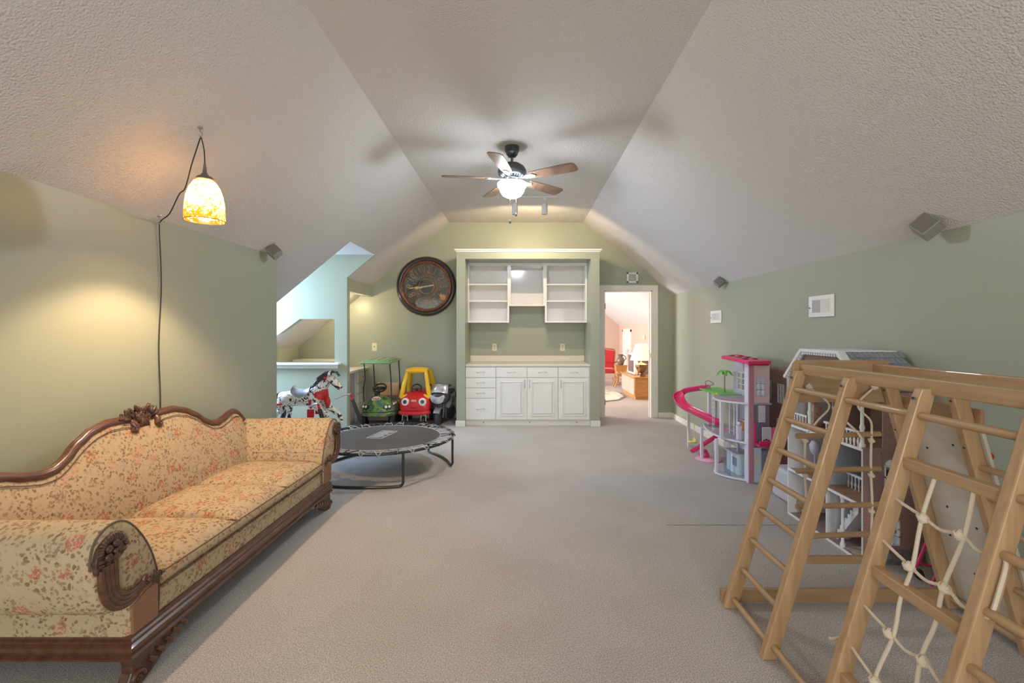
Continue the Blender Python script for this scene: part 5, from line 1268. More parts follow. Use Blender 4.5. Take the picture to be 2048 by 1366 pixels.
win_panel('tower_back_wall', M_lgry, 'X', 2.30, 4.30, 5.0, .735, 1.12, 4.70, 4.90, .79, .97, 2, 3, M_lil)
win_panel('tower_side_wall', mat('blush_white',(.76,.60,.62),.35), 'Y', 4.30, 2.16, 2.305, .735, 1.115, 2.185, 2.265, .80, .97, 2, 3, M_lil)
bx_('tower_inner_strip', mat('magenta_print',(.60,.16,.42),.4), 2.285, 2.294, 4.66, 4.76, .99, 1.12)
b = MB()   # roof slab, skewed, tilting down towards the camera
top = [(2.0,4.62,1.155),(2.27,4.86,1.160),(2.27,4.20,1.130),(2.055,4.19,1.128)]
b.add([(x,y,z) for x,y,z in top]+[(x,y,z-.03) for x,y,z in top], [(0,1,2,3),(7,6,5,4),(0,4,5,1),(1,5,6,2),(2,6,7,3),(3,7,4,0)])
rf = b.build('roof', M_pk, dh, bevel=.004)
b = MB()
for i in range(3):
    for j in range(2): y = 4.33+i*.14; x = 2.09+j*.09; z = 1.1335+(y-4.2)*.045+.003; b.box(x, x+.04, y, y+.05, z-.002, z+.003)
b.build('roof_vent', mat('deep_pink',(.35,.01,.06),.4), rf)
bx_('roof_bracket', mat('deep_pink_b',(.42,.02,.08),.4), 2.09, 2.27, 4.24, 4.262, 1.085, 1.11)
# elevator frame and clear panels
b = MB()
for y in (4.60, 4.70): 
    b.tube([(2.12,y,.37),(2.12,y,.72)], .008, 6)
b.build('elevator_rail', M_lil, dh)
for z in (.40,.48,.60): bx_('elevator_bar', M_lgry, 2.115, 2.125, 4.56, 4.76, z, z+.006)
bx_('back_panel', M_lgry, 2.305, 2.315, 4.32, 4.84, .37, .72)
bx_('clear_panel', clr, 2.0, 2.004, 4.42, 4.56, .02, .35)
M_pri = mat('pink_print', (.62,.60,.62), .4, col2=(.75,.16,.36), vscale=7, ramp=(.4,.5))
bx_('back_panel', M_pri, 2.305, 2.315, 4.32, 4.84, .02, .352)
# side wing (nearer): grey framed door, pink balcony
b = MB(); b.box(2.16,2.29,4.285,4.295,.375,.73)
b.build('wing_wall', mat('slate_plastic',(.20,.21,.28),.4), dh)
o = bx_('wing_door', M_lil, 2.19, 2.255, 4.27, 4.285, .56, .715, bevel=.003)
bx_('wing_column', M_pk, 2.145, 2.165, 4.262, 4.285, .37, .56)
b = MB(); b.box(2.15, 2.37, 4.18, 4.29, .355, .375); b.box(2.15,2.37,4.175,4.185,.375,.41); b.build('wing_balcony', M_pk, dh, bevel=.003)
# slides
def slide(name, path, r, m=M_pk):
    P_ = cat(path, 6); vs = []; n = 9; fs = []; 
    for i, p in enumerate(P_):
        d = (P_[min(i+1, len(P_)-1)]-P_[max(i-1, 0)]).normalized(); sd_ = d.cross(Vector((0,0,1))).normalized(); up = sd_.cross(d).normalized()
        for lay, rr in ((0, r), (1, r*.86)):
            for j in range(n):
                a = PI+PI*1.0*j/(n-1)*1.0; vs.append(p+sd_*rr*math.cos(a)+up*rr*math.sin(a)*.9)
    m_ = len(P_)
    for i in range(m_-1):
        a0, a1 = i*2*n, (i+1)*2*n
        for j in range(n-1):
            fs.append((a0+j, a0+j+1, a1+j+1, a1+j)); fs.append((a0+n+j, a1+n+j, a1+n+j+1, a0+n+j+1))
        fs.append((a0, a1, a1+n, a0+n)); fs.append((a0+n-1, a0+2*n-1, a1+2*n-1, a1+n-1))
    for a0 in (0, (m_-1)*2*n):
        for j in range(n-1): fs.append((a0+j, a0+n+j, a0+n+j+1, a0+j+1))
    b = MB(); b.add(vs, fs); return b.build(name, m, dh, smooth=60)
slide('slide_chute', [(2.16,5.36,.775),(2.06,5.44,.755),(1.96,5.56,.705),(1.90,5.56,.64),(1.88,5.45,.585),(1.90,5.32,.55),(1.96,5.20,.52),(2.03,5.08,.485),(2.13,4.97,.44)], .066)
slide('lower_slide_chute', [(2.14,4.95,.34),(2.06,5.02,.25),(1.97,5.12,.14),(1.92,5.19,.075)], .045)
b = MB(); b.lathe([(0,0),(.05,0),(.055,.05),(.03,.10),(0,.10)], (2.02,5.10,.0), 'Z', 16); b.build('slide_foot', M_pk, dh, smooth=40)
b = MB(); b.lathe([(0,0),(.13,0),(.135,.01),(.12,.022),(0,.022)], (2.05,5.06,0), 'Z', 24); b.build('paddling_pool', M_pk2, dh, smooth=40)
# palm tree
tr = thing('toy_palm_tree', 'toy palm tree with brown trunk on the green dollhouse terrace', 'toy tree', (2.19, 4.98, .742))
b = MB(); b.tube([(2.19,4.98,.742),(2.19,4.98,.85),(2.195,4.985,.965)], [.009,.007,.006], 8); b.build('trunk', M_brn, tr, smooth=True)
for k in range(6):
    a = k*PI/3+.3; d = Vector((math.cos(a), math.sin(a), 0)); q = Vector((-d.y, d.x, 0)); c = Vector((2.195,4.985,.962)); b = MB()
    vs = []
    for i in range(7):
        u = i/6; w = .022*math.sin(PI*(u*.85+.1)); p = c+d*.085*u+Vector((0,0,.028*math.sin(PI*u*.8)-.05*u*u))
        vs += [p-q*w+Vector((0,0,-.006)), p+Vector((0,0,.004)), p+q*w+Vector((0,0,-.006)), p+Vector((0,0,-.003))]
    fs = [(i*4+j, i*4+(j+1) % 4, (i+1)*4+(j+1) % 4, (i+1)*4+j) for i in range(6) for j in range(4)]+[(0,1,2,3),(24,25,26,27)]
    b.add(vs, fs); b.build('frond', M_grass, tr, smooth=True)
b = MB(); 
for k in range(5): b.prism([(2.15+.0*k, .0),(2.155,0),(2.155,.01)], 'Y', 0, .001)
# wire chair and ball on terrace
b = MB(); c = Vector((2.11,5.22,.742))
b.tube([c+Vector((-.03,0,.085)), c+Vector((0,0,.10)), c+Vector((.035,-.02,.085)), c+Vector((.05,-.04,.065))], .003, 5, k=3)
b.tube([c+Vector((-.03,0,.085)), c+Vector((-.02,0,.05)), c+Vector((.01,0,.04)), c+Vector((.03,-.01,.05)), c+Vector((.05,-.04,.065))], .003, 5, k=3)
for dx, dy in ((-.015,.01),(.02,.01),(-.01,-.02),(.025,-.02)): b.tube([c+Vector((dx,dy,0)), c+Vector((dx*.7,dy*.5,.05))], .0025, 5)
solid('toy_chair', b, M_blk, 'tiny black wire chair on the green dollhouse terrace', 'toy chair')
b = MB(); b.ball((2.04,4.82,.748), .012, 10, 8); solid('toy_ball', b, mat('bright_yellow',(.85,.65,.02),.4), 'tiny yellow ball at the terrace edge of the pink dollhouse', 'ball', smooth=True)
# string ladder
b = MB()
for dy in (-.02, .02): b.tube([(1.985,4.76+dy,.725),(1.985,4.78+dy,.37)], .0025, 5)
for k in range(8): z = .40+k*.043; b.tube([(1.985,4.75,z),(1.985,4.80,z)], .003, 5)
solid('toy_ladder', b, M_lil, 'little white rope ladder hanging from the upper pink dollhouse deck', 'toy ladder')
# swing
sw = thing('toy_swing', 'lemon yellow toy swing hanging beside the pink slide', 'toy swing', (1.97, 5.38, .09))
b = MB(); b.tube([(1.95,5.40,.50),(1.945,5.40,.30),(1.955,5.37,.14)], .004, 6, k=2); b.tube([(2.0,5.34,.34),(2.0,5.32,.14)], .004, 6); b.build('rope', M_ywl, sw)
b = MB(); b.box(1.94,2.015,5.30,5.38,.12,.135); b.box(2.0,2.015,5.30,5.38,.12,.17); b.build('seat', M_ywl, sw, bevel=.004)
# kitchen things
kt = thing('toy_kitchen', 'pale blue toy kitchen counter with sink and oven on the dollhouse ground floor', 'toy kitchen', (2.14, 4.56, .02))
b = MB(); b.box(2.08,2.22,4.44,4.68,.02,.205); b.build('cupboard', M_lbl, kt, bevel=.003)
b = MB(); b.box(2.065,2.225,4.43,4.70,.205,.222); b.build('counter_top', M_lil, kt, bevel=.003)
b = MB(); b.box(2.074,2.08,4.46,4.54,.10,.18); b.build('oven_door', mat('blue_grey',(.26,.32,.44),.4), kt)
b = MB(); b.tube([(2.13,4.56,.222),(2.13,4.56,.30),(2.09,4.56,.31)], .006, 6, k=3); b.box(2.17,2.22,4.44,4.60,.28,.34); b.build('tap_and_hood', M_lil, kt)
fg = thing('toy_fridge', 'tall pale blue toy fridge at the near corner of the pink dollhouse', 'toy fridge', (2.2, 4.32, .0))
b = MB(); b.box(2.15,2.225,4.285,4.35,.0,.325); b.build('cabinet', M_lbl, fg, bevel=.004)
b = MB(); b.box(2.225,2.29,4.285,4.345,.0,.30); b.build('shaded_side', mat('blue_grey',(.26,.32,.44),.4), fg, bevel=.004)  # shaded right side of the fridge, built as a darker box
b = MB(); b.box(2.165,2.185,4.279,4.285,.17,.25); b.build('door_panel', M_cream, fg)
b = MB(); b.box(2.152,2.156,4.275,4.285,.08,.22); b.build('handle', M_lil, fg)
sf = thing('toy_shelf', 'small orange toy cabinet with mirror on the middle dollhouse deck', 'toy cabinet', (2.16, 4.44, .365))
b = MB(); b.box(2.13,2.20,4.39,4.47,.44,.54); b.build('drawer_box', M_org, sf, bevel=.003)
b = MB(); b.box(2.12,2.20,4.38,4.49,.54,.552); b.build('top', M_pk2, sf)
b = MB(); 
for y in (4.395,4.465): b = MB(); b.box(2.14,2.15,y-.005,y+.005,.365,.44); b.build('leg', M_lil, sf)
b = MB(); b.lathe([(0,-.004),(.045,-.004),(.045,.004),(0,.004)], (2.20,4.44,.61), 'X', 18); b.build('mirror', M_lbl, sf)
b = MB(); b.box(2.06,2.10,4.40,4.44,.365,.50); b.ball((2.08,4.42,.52), .02, 8, 6); solid('toy_lamp', b, M_lil, 'white toy lamp standing on the middle deck of the pink dollhouse', 'toy lamp', bevel=.004)
pd = thing('toy_panel', 'white toy panel with black dots on the pink balcony', 'toy panel', (2.24, 4.22, .375))
b = MB(); b.box(2.19,2.275,4.205,4.212,.375,.53); b.build('panel', M_lil, pd, bevel=.003)
for x, z, r in ((2.205,.41,.007),(2.225,.418,.008),(2.245,.408,.009),(2.258,.395,.008),(2.215,.395,.006)):
    b = MB(); b.lathe([(0,-.004),(r,-.004),(r,0)], (x,4.204,z), 'Y', 10); b.build('dot', M_blk, pd)
b = MB()
b.ball((2.31,4.22,.455), (.035,.03,.075), 10, 8); b.ball((2.34,4.235,.41), (.05,.03,.045), 10, 8); b.box(2.285,2.37,4.19,4.25,.376,.40); solid('toy_armchair', b, mat('magenta_plastic',(.66,.05,.28),.4), 'hot pink toy armchair heaped on the balcony against the wall', 'toy chair', smooth=40)

# ---------------------------------------------------------------- Victorian wooden dolls' house
M_clap = bpy.data.materials.new('printed_clapboard'); M_clap.use_nodes = True
_n = M_clap.node_tree; _b = _n.nodes['Principled BSDF']; _b.inputs['Roughness'].default_value = .45
_t = nn(_n,'ShaderNodeTexCoord'); _k = nn(_n,'ShaderNodeTexBrick'); _k.inputs['Scale'].default_value = 14; _k.inputs['Color1'].default_value = (.34,.20,.175,1); _k.inputs['Color2'].default_value = (.30,.165,.15,1); _k.inputs['Mortar'].default_value = (.38,.29,.26,1); _k.inputs['Mortar Size'].default_value = .01
_m = nn(_n,'ShaderNodeMapping'); _m.inputs['Rotation'].default_value = (PI/2,0,0); _n.links.new(_t.outputs['Object'], _m.inputs[0]); _n.links.new(_m.outputs[0], _k.inputs[0]); _n.links.new(_k.outputs[0], _b.inputs[0])
M_mauve = mat('mauve_siding', (.30,.20,.19), .5, var=.1, vscale=6)
M_vw = mat('dollhouse_white', (.78,.79,.82), .35)
M_vfl = mat('parquet_print', (.40,.22,.12), .35, col2=(.33,.17,.09), vscale=6, stretch=(1,5,1))
M_vblue = mat('blue_wallpaper', (.45,.55,.62), .5, col2=(.38,.46,.54), vscale=22)
M_vtan = mat('tan_wallpaper', (.45,.38,.30), .5, col2=(.40,.33,.27), vscale=22)
M_shin = mat('grey_shingle', (.30,.33,.37), .5, var=.25, vscale=9)
VX0, VX1, VY0, VY1 = 2.055, 2.42, 2.79, 3.565
vh = thing('dollhouse', 'tall Victorian dollhouse with grey shingled roof behind the wooden climbing frame', 'dollhouse', (2.24, 3.18, 0))
def vb(nm, m, x0, x1, y0, y1, z0, z1, par=vh, **k): return bx_(nm, m, x0, x1, y0, y1, z0, z1, par, **k)
ZF = [.012, .352, .690, 1.045]
for i, z in enumerate(ZF[:3]):
    o = vb('floor_panel', M_vfl if i else M_mauve, VX0+.004, VX1, VY0, VY1, z-.012, z)
    vb('floor_edge', M_vw, VX0, VX0+.006, VY0, VY1, z-.014, z+.002, o)
vb('ceiling_panel', M_vw, VX0+.004, VX1, VY0, VY1, ZF[3]-.010, ZF[3])
for i, m in enumerate((M_vblue, M_vtan, M_vtan)): vb('room_back_wall', m, VX1-.008, VX1, VY0, VY1, ZF[i], ZF[i+1]-.012)
# near side wall: brick below, mauve above, with arched windows; far side wall
win_panel('near_side_wall', M_clap, 'Y', VY0, VX0, VX1, 0, .345, 2.19, 2.27, .12, .26, 2, 3, M_vw, vh)
o = win_panel('near_side_wall', M_mauve, 'Y', VY0, VX0, VX1, .345, .70, 2.185, 2.245, .45, .60, 1, 2, M_vw, vh)
b = MB(); b.box(2.185,2.245,VY0+.001,VY0+.004,.45,.565); b.build('window_blind', M_blk, o)
b = MB(); b.prism([(2.185,.60)]+[(2.215+.03*math.cos(a*PI/8), .60+.028*math.sin(a*PI/8)) for a in range(9)][::-1]+[(2.245,.60)], 'Y', VY0-.010, VY0-.006); b.build('window_arch', M_vw, o)
b = MB(); b.box(2.16,2.27,VY0-.014,VY0-.006,.66,.672); b.box(2.165,2.17,VY0-.012,VY0-.006,.44,.66); b.box(2.26,2.265,VY0-.012,VY0-.006,.44,.66); b.build('window_surround', M_mauve, o)
vb('near_side_wall', M_clap, VX0+.12, VX1, VY0-.004, VY0+.004, .70, 1.03)
vb('foundation', mat('grey_stone_print',(.20,.18,.19),.5,var=.4,vscale=30), VX0+.02, VX1, VY0-.01, VY0-.004, 0, .09)
b = MB()
for k in range(6): b.tube([(2.11+k*.012,VY0-.008,.372+.006*(k % 2)),(2.118+k*.012,VY0-.012,.382),(2.124+k*.012,VY0-.008,.372)], .0022, 5, k=2)
b.build('scroll_print', M_blk, vh)
vb('far_side_wall', M_vw, VX0, VX1, VY1-.008, VY1, 0, 1.04)
for y in (VY0, VY1-.004): vb('front_edge', M_vw, VX0-.003, VX0+.004, y-.003, y+.005, 0, ZF[2] if y == VY0 else 1.04)
for y0_, y1_, z0_, z1_ in ((3.28,3.40,.80,.96),(2.92,3.04,.80,.96),(3.30,3.42,.42,.60),(2.90,3.0,.10,.26),(3.30,3.42,.10,.26)):
    f = MB(); f.box(VX1-.014,VX1-.008,y0_,y1_,z0_,z1_); o = f.build('window_pane', mat('sky_pane',(.55,.70,.74),.25), vh)
    f = MB()
    for a in (y0_,(y0_+y1_)/2,y1_): f.box(VX1-.019,VX1-.013,a-.004,a+.004,z0_,z1_)
    for a in (z0_,(z0_+z1_)/2,z1_): f.box(VX1-.019,VX1-.013,y0_-.004,y1_+.004,a-.004,a+.004)
    f.build('window_grid', M_vw, o)
vb('partition', M_vw, VX0+.02, VX1, 3.145, 3.157, ZF[0], ZF[1]-.012); vb('partition', M_vblue, VX0+.02, VX1, 3.17, 3.182, ZF[1], ZF[2]-.012); vb('partition', M_mauve, VX0+.10, VX1, 3.20, 3.212, ZF[2], 1.035)
# turned columns and balustrade
def column(x, y, z0, z1, r=.014):
    h = z1-z0; b = MB(); b.lathe([(r*1.3,0),(r*1.3,.02),(r*.8,.035),(r*.75,h*.3),(r*1.1,h*.36),(r*.7,h*.42),(r*.7,h*.8),(r*1.0,h*.86),(r*.8,h*.92),(r*1.3,h*.96),(r*1.3,h)], (x,y,z0), 'Z', 12); b.build('column', M_vw, vh, smooth=40)
for y in (VY0+.03, 3.33): column(VX0+.02, y, ZF[2], 1.035)
column(VX0+.02, 2.99, ZF[0], ZF[1]-.012, .012); column(VX0+.02, VY1-.02, ZF[2], 1.035)
for zf, y0, y1 in ((ZF[2], VY0+.05, 3.17), (ZF[2], 3.36, VY1-.03), (ZF[1], 2.86, 3.15)):
    xb_ = VX0+.022 if zf == ZF[2] else VX0+.16
    b = MB(); b.box(xb_-.008, xb_+.008, y0, y1, zf+.085, zf+.097); b.build('rail', M_vw, vh)
    k = int((y1-y0)/.032)
    for i in range(k):
        b = MB(); y = y0+(i+.5)*(y1-y0)/k; b.lathe([(.006,0),(.004,.01),(.008,.03),(.003,.055),(.006,.085)], (xb_, y, zf), 'Z', 8); b.build('baluster', M_vw, vh, smooth=40)
# staircase
b = MB(); n = 9; pr = []
for k in range(n): pr += [(3.13-k*.024, ZF[0]+.0+k*.034), (3.13-k*.024, ZF[0]+(k+1)*.034)]
pl = pr+[(3.13-n*.024, ZF[0]+n*.034),(3.13-n*.024-.0, ZF[0]+n*.034-.06),(3.10, ZF[0])]
b.prism(pl, 'X', 2.12, 2.20); b.build('staircase', M_vw, vh)
# mansard roof with shingle courses
G = [(VY1+.02,1.045),(3.375,1.262),(2.985,1.262),(VY0-.02,1.045)]
def roof_face(y0, z0, y1, z1, n, name='shingle_course'):
    L_ = math.hypot(y1-y0, z1-z0); 
    for i in range(n):
        t0, t1 = i/n, (i+1)/n+.12/n
        a = (y0+(y1-y0)*t0, z0+(z1-z0)*t0); c_ = (y0+(y1-y0)*t1, z0+(z1-z0)*t1)
        ny, nz_ = (z1-z0)/L_, -(y1-y0)/L_
        if nz_ < 0: ny, nz_ = -ny, -nz_
        m = 12; 
        b = MB()
        for k in range(m):
            x0 = VX0-.01+(VX1-VX0+.02)*(k+(.5 if i % 2 else 0))/m; x1 = min(x0+(VX1-VX0)/m-.002, VX1+.02)
            e_ = .0015*(k % 3)
            b.add([(x0,a[0]+ny*(.010+e_),a[1]+nz_*(.010+e_)),(x1,a[0]+ny*(.010+e_),a[1]+nz_*(.010+e_)),(x1,c_[0]+ny*.003,c_[1]+nz_*.003),(x0,c_[0]+ny*.003,c_[1]+nz_*.003),(x0,a[0],a[1]),(x1,a[0],a[1]),(x1,c_[0],c_[1]),(x0,c_[0],c_[1])], [(0,1,2,3),(7,6,5,4),(0,4,5,1),(1,5,6,2),(2,6,7,3),(3,7,4,0)])
        b.build(name, M_shin, RF_)
b = MB(); b.prism([(y, z) for y, z in G]+[(VY0+.0,1.035),(VY1,1.035)], 'X', VX0+.02, VX1-.004)
RF_ = b.build('roof', M_shin, vh)
roof_face(G[3][0], G[3][1], G[2][0], G[2][1], 6); roof_face(G[0][0], G[0][1], G[1][0], G[1][1], 6)
vb('roof_ridge', M_vw, VX0, VX1, 2.985, 3.375, 1.262, 1.272, RF_)
b = MB()   # white gable trim with dentils
for (y0, z0), (y1, z1) in zip(G[:-1], G[1:]): b.bar((VX0+.0, y0, z0), (VX0+.0, y1, z1), .05, .022, (0, -(z1-z0), (y1-y0)) if y1 > y0 else (0, (z1-z0), -(y1-y0)))
b.build('gable_trim', M_vw, vh, bevel=.003)
k = 0
for (y0, z0), (y1, z1) in zip(G[:-1], G[1:]):
    L_ = math.hypot(y1-y0, z1-z0); m = int(L_/.026)
    for i in range(m):
        t_ = (i+.5)/m; y = y0+(y1-y0)*t_; z = z0+(z1-z0)*t_; n_ = Vector((0, 3.18-y, 1.02-z)).normalized() if z1 != z0 else Vector((0,0,-1))
        b = MB(); b.bar((VX0-.006, y, z-.008), (VX0-.006, y+n_.y*.022, z-.008+n_.z*.022), .014, .012, (1,0,0)); b.build('dentil', M_vw, vh)
b = MB(); b.prism([(VY1-.06,1.05),(3.36,1.235),(3.0,1.235),(VY0+.06,1.05)], 'X', VX0+.012, VX0+.02); b.build('gable_infill', mat('brown_gable',(.22,.12,.09),.5), vh)
# opened façade wing standing flat beside the house
fwg = MB(); A_ = Vector((2.43, 3.62, 0)); 
w_ = win_panel('facade_wing', M_clap, 'X', 2.435, 3.60, 4.66, .0, 1.06, 4.50, 4.60, .74, .92, 2, 3, M_vw, vh)
for y in (4.31,):
    f = MB()
    f.box(2.418,2.43,y-.045,y+.045,.735,.905); f.build('window_pane', mat('pane_grey',(.42,.48,.50),.3), w_)
    f = MB()
    for k in range(3): f.box(2.412,2.418,y-.045+k*.045-.004,y-.045+k*.045+.004,.735,.905)
    for k in range(4): f.box(2.412,2.418,y-.05,y+.05,.735+k*.0567-.004,.735+k*.0567+.004)
    f.build('window_grid', M_vw, w_)
f = MB(); f.box(2.415,2.43,4.18,4.215,.66,1.04); f.build('pilaster', M_vw, w_); f = MB(); f.box(2.415,2.43,4.04,4.09,.60,1.04); f.build('pilaster', M_vw, w_)
f = MB(); f.box(2.418,2.43,4.33,4.39,.44,.58); f.build('door_panel', M_vw, w_, bevel=.01)
# furniture inside
def vt(name, lab, catg, b, m, **k): solid(name, b, m, lab, catg, **k)
b = MB(); b.box(2.16,2.22,3.42,3.49,.70,.86); b.tube([(2.19,3.455,.86),(2.17,3.43,.895),(2.19,3.455,.91),(2.21,3.48,.895)], .006, 6, k=3); vt('toy_wardrobe', 'small orange toy wardrobe on the top floor of the Victorian dollhouse', 'toy wardrobe', b, mat('rust_print',(.45,.20,.12),.5,col2=(.55,.42,.38),vscale=40), bevel=.006)
b = MB()
for x in (2.16,2.22):
    for y in (3.40,3.46): b.box(x-.004,x+.004,y-.004,y+.004,.353,.43)
b.box(2.155,2.225,3.395,3.465,.41,.42); b.box(2.215,2.225,3.395,3.465,.42,.50); vt('toy_chair', 'dark wooden toy chair on the middle floor of the Victorian dollhouse', 'toy chair', b, M_brn)
b = MB()
for x in (2.12,2.18):
    for y in (3.44,3.52): b.box(x-.004,x+.004,y-.004,y+.004,.013,.075)
b.box(2.11,2.19,3.43,3.53,.075,.083); b.box(2.11,2.118,3.43,3.53,.083,.14); vt('toy_bench', 'brown toy bench on the ground floor of the Victorian dollhouse', 'toy bench', b, M_brn)
b = MB(); b.box(2.33,2.40,2.86,3.14,.353,.45); b.box(2.37,2.405,2.86,3.14,.52,.60); vt('toy_kitchen_unit', 'white toy kitchen unit inside the Victorian dollhouse, middle floor', 'toy kitchen', b, M_vw, bevel=.003)
b = MB(); b.box(2.33,2.336,2.90,3.04,.46,.50); b.box(2.405,2.41,2.86,3.15,.45,.52); vt('toy_splashback', 'red and yellow tiled toy splashback above the toy kitchen unit', 'toy tiles', b, mat('tile_print',(.62,.60,.30),.4,col2=(.45,.05,.04),vscale=14,ramp=(.4,.45)))
b = MB(); b.box(2.10,2.17,2.81,2.86,.353,.43); b.box(2.155,2.17,2.81,2.86,.43,.50)
for y in (2.815,2.855): b.box(2.10,2.105,y-.003,y+.003,.353,.43)
vt('toy_armchair', 'black toy armchair at the near edge of the middle floor', 'toy chair', b, M_bp, bevel=.004)
b = MB(); b.box(2.08,2.30,2.83,2.98,.013,.017); vt('toy_rug', 'small cream patterned toy rug on the ground floor of the Victorian dollhouse', 'toy rug', b, mat('rug_print',(.55,.50,.34),.7,col2=(.38,.36,.32),vscale=25))
b = MB(); b.box(2.30,2.40,2.83,2.93,.013,.16); vt('toy_sideboard', 'pale toy sideboard at the foot of the white toy staircase', 'toy cabinet', b, M_lbl, bevel=.004)
b = MB(); b.lathe([(.0,0),(.012,0),(.03,.03),(.036,.07),(.02,.10),(0,.105)], (2.13,3.36,.505), 'Z', 12); b.lathe([(.004,0),(.004,.15)], (2.13,3.36,.353), 'Z', 8); vt('toy_floor_lamp', 'toy floor lamp with lavender shade inside the Victorian dollhouse', 'toy lamp', b, mat('lavender',(.50,.48,.60),.5), smooth=40)
# clear plastic box and pink pushchair next to it
b = MB(); b.box(2.16,2.36,3.70,4.0,.0,.26); vt('toy_bin', 'pale blue plastic toy bin between the two dollhouses', 'toy bin', b, mat('bin_print',(.50,.58,.66),.35,col2=(.66,.50,.48),vscale=8), bevel=.03, seg=4)
pc = thing('toy_pushchair', 'pink toy pushchair frame and bag between Victorian dollhouse and wall', 'toy pushchair', (2.30, 2.60, 0))
b = MB(); b.tube([(2.21,2.62,.03),(2.28,2.60,.24),(2.33,2.60,.47)], .008, 8, k=3); b.tube([(2.21,2.50,.03),(2.28,2.48,.24),(2.33,2.48,.47)], .008, 8, k=3); b.tube([(2.33,2.60,.47),(2.34,2.54,.48),(2.33,2.48,.47)], .008, 8, k=2); b.tube([(2.23,2.62,.10),(2.40,2.62,.05)], .006, 8); b.build('frame', M_pk, pc, smooth=True)
b = MB(); b.ball((2.33,2.55,.22), (.05,.05,.09), 12, 8); b.build('seat', mat('fuchsia_fabric',(.60,.02,.22),.6), pc, smooth=True)
for y in (2.48,2.62): wheel(pc, (2.25, y, .03), .03, .015, M_bp)
b = MB(); b.prism([(2.30,.0),(2.43,.0),(2.42,.14),(2.36,.15)], 'Y', 2.40, 2.47); vt('toy_box', 'small brown and yellow box on the carpet by the pink pushchair', 'box', b, mat('kraft',(.36,.22,.08),.6), bevel=.004)

# ---------------------------------------------------------------- the neighbouring room
M_oak = mat('honey_oak', (.58,.30,.10), .35, col2=(.46,.22,.07), vscale=5, stretch=(1,1,8), coat=.2)
M_chest = mat('pink_lit_oak', (.62,.45,.36), .3, coat=.3)  # oak doors, pinkish reflected light mixed into their colour
ch = thing('tv_chest', 'long low honey oak chest under the television in the next room', 'chest', (2.63, 10.1, 0))
b = MB(); b.box(2.34,2.94,9.47,10.66,.06,.44); b.build('carcass', M_oak, ch, bevel=.004)
b = MB(); b.box(2.30,2.95,9.44,10.7,.44,.462); b.build('top', M_oak, ch, bevel=.005)
b = MB(); b.box(2.36,2.92,9.49,10.6,0,.06); b.build('plinth', M_oak, ch)
for i in range(3): b = MB(); y = 9.5+i*.385; b.box(2.328,2.34,y,y+.37,.09,.42); b.build('door', M_chest, ch, bevel=.004)
M_tv = mat('grey_tv_casing', (.14,.15,.17), .35)
tv = thing('television', 'silver and grey tube television standing on the oak chest', 'television', (2.6, 10.1, .462))
b = MB(); b.prism([(9.85,.465),(10.42,.465),(10.42,.93),(9.85,.93)], 'X', 2.42, 2.50); b.build('bezel', mat('tv_silver',(.55,.56,.58),.35), tv, bevel=.02)
b = MB(); vs = [(2.50,9.87,.48),(2.50,10.40,.48),(2.50,10.40,.92),(2.50,9.87,.92),(2.90,9.98,.50),(2.90,10.30,.50),(2.90,10.30,.84),(2.90,9.98,.84)]
b.add(vs, [(0,1,2,3),(7,6,5,4),(0,4,5,1),(1,5,6,2),(2,6,7,3),(3,7,4,0)]); b.build('tube_housing', M_tv, tv, bevel=.015)
b = MB(); b.prism([(9.91,.52),(10.36,.52),(10.36,.88),(9.91,.88)], 'X', 2.412, 2.422); b.build('screen', mat('tv_screen',(.03,.035,.04),.1,coat=.5), tv, bevel=.008)
tl = thing('table_lamp', 'lit table lamp with pleated cream shade and bronze urn base', 'table lamp', (2.50, 9.58, .462))
b = MB(); b.lathe([(0,0),(.09,0),(.09,.03),(.05,.05),(.045,.07),(.075,.10),(.125,.20),(.132,.25),(.10,.262),(.05,.275),(.02,.29),(.014,.36)], (2.50,9.58,.462), 'Z', 6); b.build('base', mat('aged_bronze',(.30,.17,.08),.35,.5,col2=(.12,.06,.03),vscale=12), tl, bevel=.004)
M_shade = mat('lit_pleated_shade', (.85,.76,.60), .7, emit=(1.0,.86,.62), estr=.35)
b = MB(); n = 32; vs = []
for z, r in ((.0,.22),(.02,.215),(.32,.115),(.335,.115)):
    for k in range(n): a = 2*PI*k/n; rr = r*(1+.025*(k % 2)); vs.append((2.50+rr*math.cos(a), 9.58+rr*math.sin(a), .80+z))
b.add(vs, [(i*n+k, i*n+(k+1) % n, (i+1)*n+(k+1) % n, (i+1)*n+k) for i in range(3) for k in range(n)]); b.build('lamp_shade', M_shade, tl)
point('table_lamp_bulb', (2.50, 9.58, .98), 5, (1.0,.80,.55), .04)
# rocking chair
rc = thing('rocking_chair', 'wooden rocking chair with button-tufted red velvet seat in the next room', 'rocking chair', (2.15, 11.95, 0))
M_vel = mat('red_velvet', (.52,.008,.015), .7, sheen=.5, bump=.3, bscale=14, bdist=.03)
M_chw = mat('reddish_wood', (.42,.16,.07), .35, coat=.2)
b = MB(); b.pillow(1.86,2.34,11.72,12.12,.30,.40,.03,n=8); b.build('seat', M_vel, rc, smooth=60)
b = MB(); Mt = Matrix.Translation((2.08,12.12,.38)) @ Matrix.Rotation(-.22, 4, 'X')
b.prism([(-.20,0),(.20,0),(.26,.50),(.0,.53),(-.26,.50)], 'Y', -.04, .04, Mt); b.build('backrest', M_vel, rc, bevel=.02)
b = MB(); b.tube([Mt @ Vector(p) for p in ((.21,0,-.05),(.235,0,.20),(.27,0,.50),(.20,0,.54),(0,0,.56),(-.20,0,.54),(-.27,0,.50),(-.235,0,.20),(-.21,0,-.05))], .022, 8, k=3); b.build('back_frame', M_chw, rc, smooth=True)
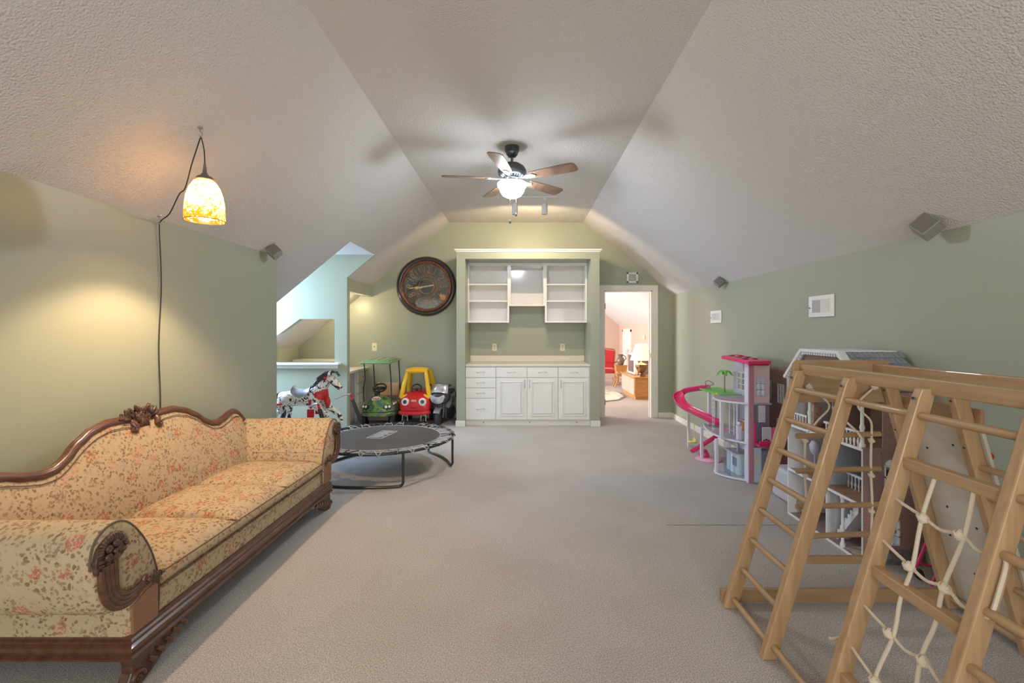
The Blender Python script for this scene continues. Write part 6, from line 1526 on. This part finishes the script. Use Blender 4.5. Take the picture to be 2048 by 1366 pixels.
for x in (1.86, 2.34):
    b = MB(); b.tube([(x,12.5,.10),(x,12.2,.025),(x,11.95,.02),(x,11.7,.03),(x,11.5,.09)], .020, 8, k=4); b.build('rocker', M_chw, rc, smooth=True)
    b = MB(); b.tube([(x,12.14,.56),(x,11.9,.60),(x,11.68,.57),(x,11.60,.48),(x,11.66,.42),(x,11.74,.46)], .020, 8, k=4); b.build('armrest', M_chw, rc, smooth=True)
    for y in (11.75,12.12): b = MB(); b.tube([(x,y,.02),(x,y,.50)], .018, 8); b.build('leg', M_chw, rc, smooth=True)
rc.location.x += .20; rc.location.y += .28
# sewing box on splayed legs
sb = thing('sewing_box', 'small orange wooden box table on splayed legs beside rocking chair', 'side table', (2.50, 11.55, 0))
b = MB(); b.prism([(2.36,.54),(2.39,.28),(2.61,.28),(2.64,.54)], 'Y', 11.44, 11.66); b.box(2.35,2.65,11.43,11.67,.54,.555); b.build('box', M_oak, sb, bevel=.004)
for sx in (-1,1):
    for sy in (-1,1): b = MB(); b.tube([(2.5+.07*sx,11.55+.06*sy,.28),(2.5+.17*sx,11.55+.13*sy,0)], .014, 8); b.build('leg', M_oak, sb)
b = MB(); b.tube([(2.38,11.42,.40),(2.42,11.40,.36),(2.50,11.40,.345),(2.58,11.40,.36),(2.62,11.42,.40)], .010, 6, k=3); b.build('handle', M_lgry, sb, smooth=True)
b = MB(); b.lathe([(.0,0),(.06,0),(.075,.03),(.095,.10),(.08,.17),(.05,.20),(.055,.235),(.075,.26),(.07,.262),(.045,.235)], (2.50,11.55,.556), 'Z', 24); b.tube([(2.58,11.55,.66),(2.63,11.55,.71),(2.61,11.55,.77),(2.56,11.55,.79)], .010, 6, k=3)
solid('pitcher', b, mat('dark_glazed',(.20,.16,.13),.2,.4), 'dark metallic pitcher standing on the small orange box table', 'pitcher', smooth=True)
# scalloped rug
b = MB(); n = 96; rx, ry = .93, 1.10; cx0, cy0 = 1.32, 10.2
vs = [(cx0+rx*(1+.045*abs(math.sin(a*6)))*math.cos(a), cy0+ry*(1+.045*abs(math.sin(a*6)))*math.sin(a)) for a in [2*PI*k/n for k in range(n)]]
b.prism(vs, 'Z', 0, .012)
solid('rug', b, mat('rug_dark_border',(.20,.22,.24),.9), 'cream scalloped oval rug with dark edge on the next room carpet', 'rug')
rug = [o for o in bpy.data.objects if o.name == 'rug'][0]
b = MB(); b.prism([(cx0+(x-cx0)*.95, cy0+(y-cy0)*.95) for x, y in vs], 'Z', .011, .016); b.build('rug_field', mat('rug_field_print',(.72,.66,.56),.9,col2=(.42,.36,.33),vscale=4,ramp=(.38,.48)), rug)
# low closet door and thermostat in the right wall
d = MB(); X = 2.97
d.box(X-.02,X,12.38,12.46,0,1.44); d.box(X-.02,X,13.32,13.40,0,1.44); d.box(X-.02,X,12.38,13.40,1.38,1.46); dd = struct('door_2', d, M_trimw)
b = MB(); b.box(X-.012,X-.002,12.46,13.32,0,1.38); b.build('door_leaf', M_white, dd); b = MB(); b.ball((X-.04,12.53,.72), .025, 10, 8); b.build('door_knob', M_nickel, dd)
b = MB(); b.box(X-.03,X-.001,11.0,11.16,1.20,1.30); b.box(X-.034,X-.03,11.03,11.13,1.225,1.275)
solid('thermostat', b, M_cream, 'cream thermostat box on the right wall of the next room', 'thermostat', bevel=.004)
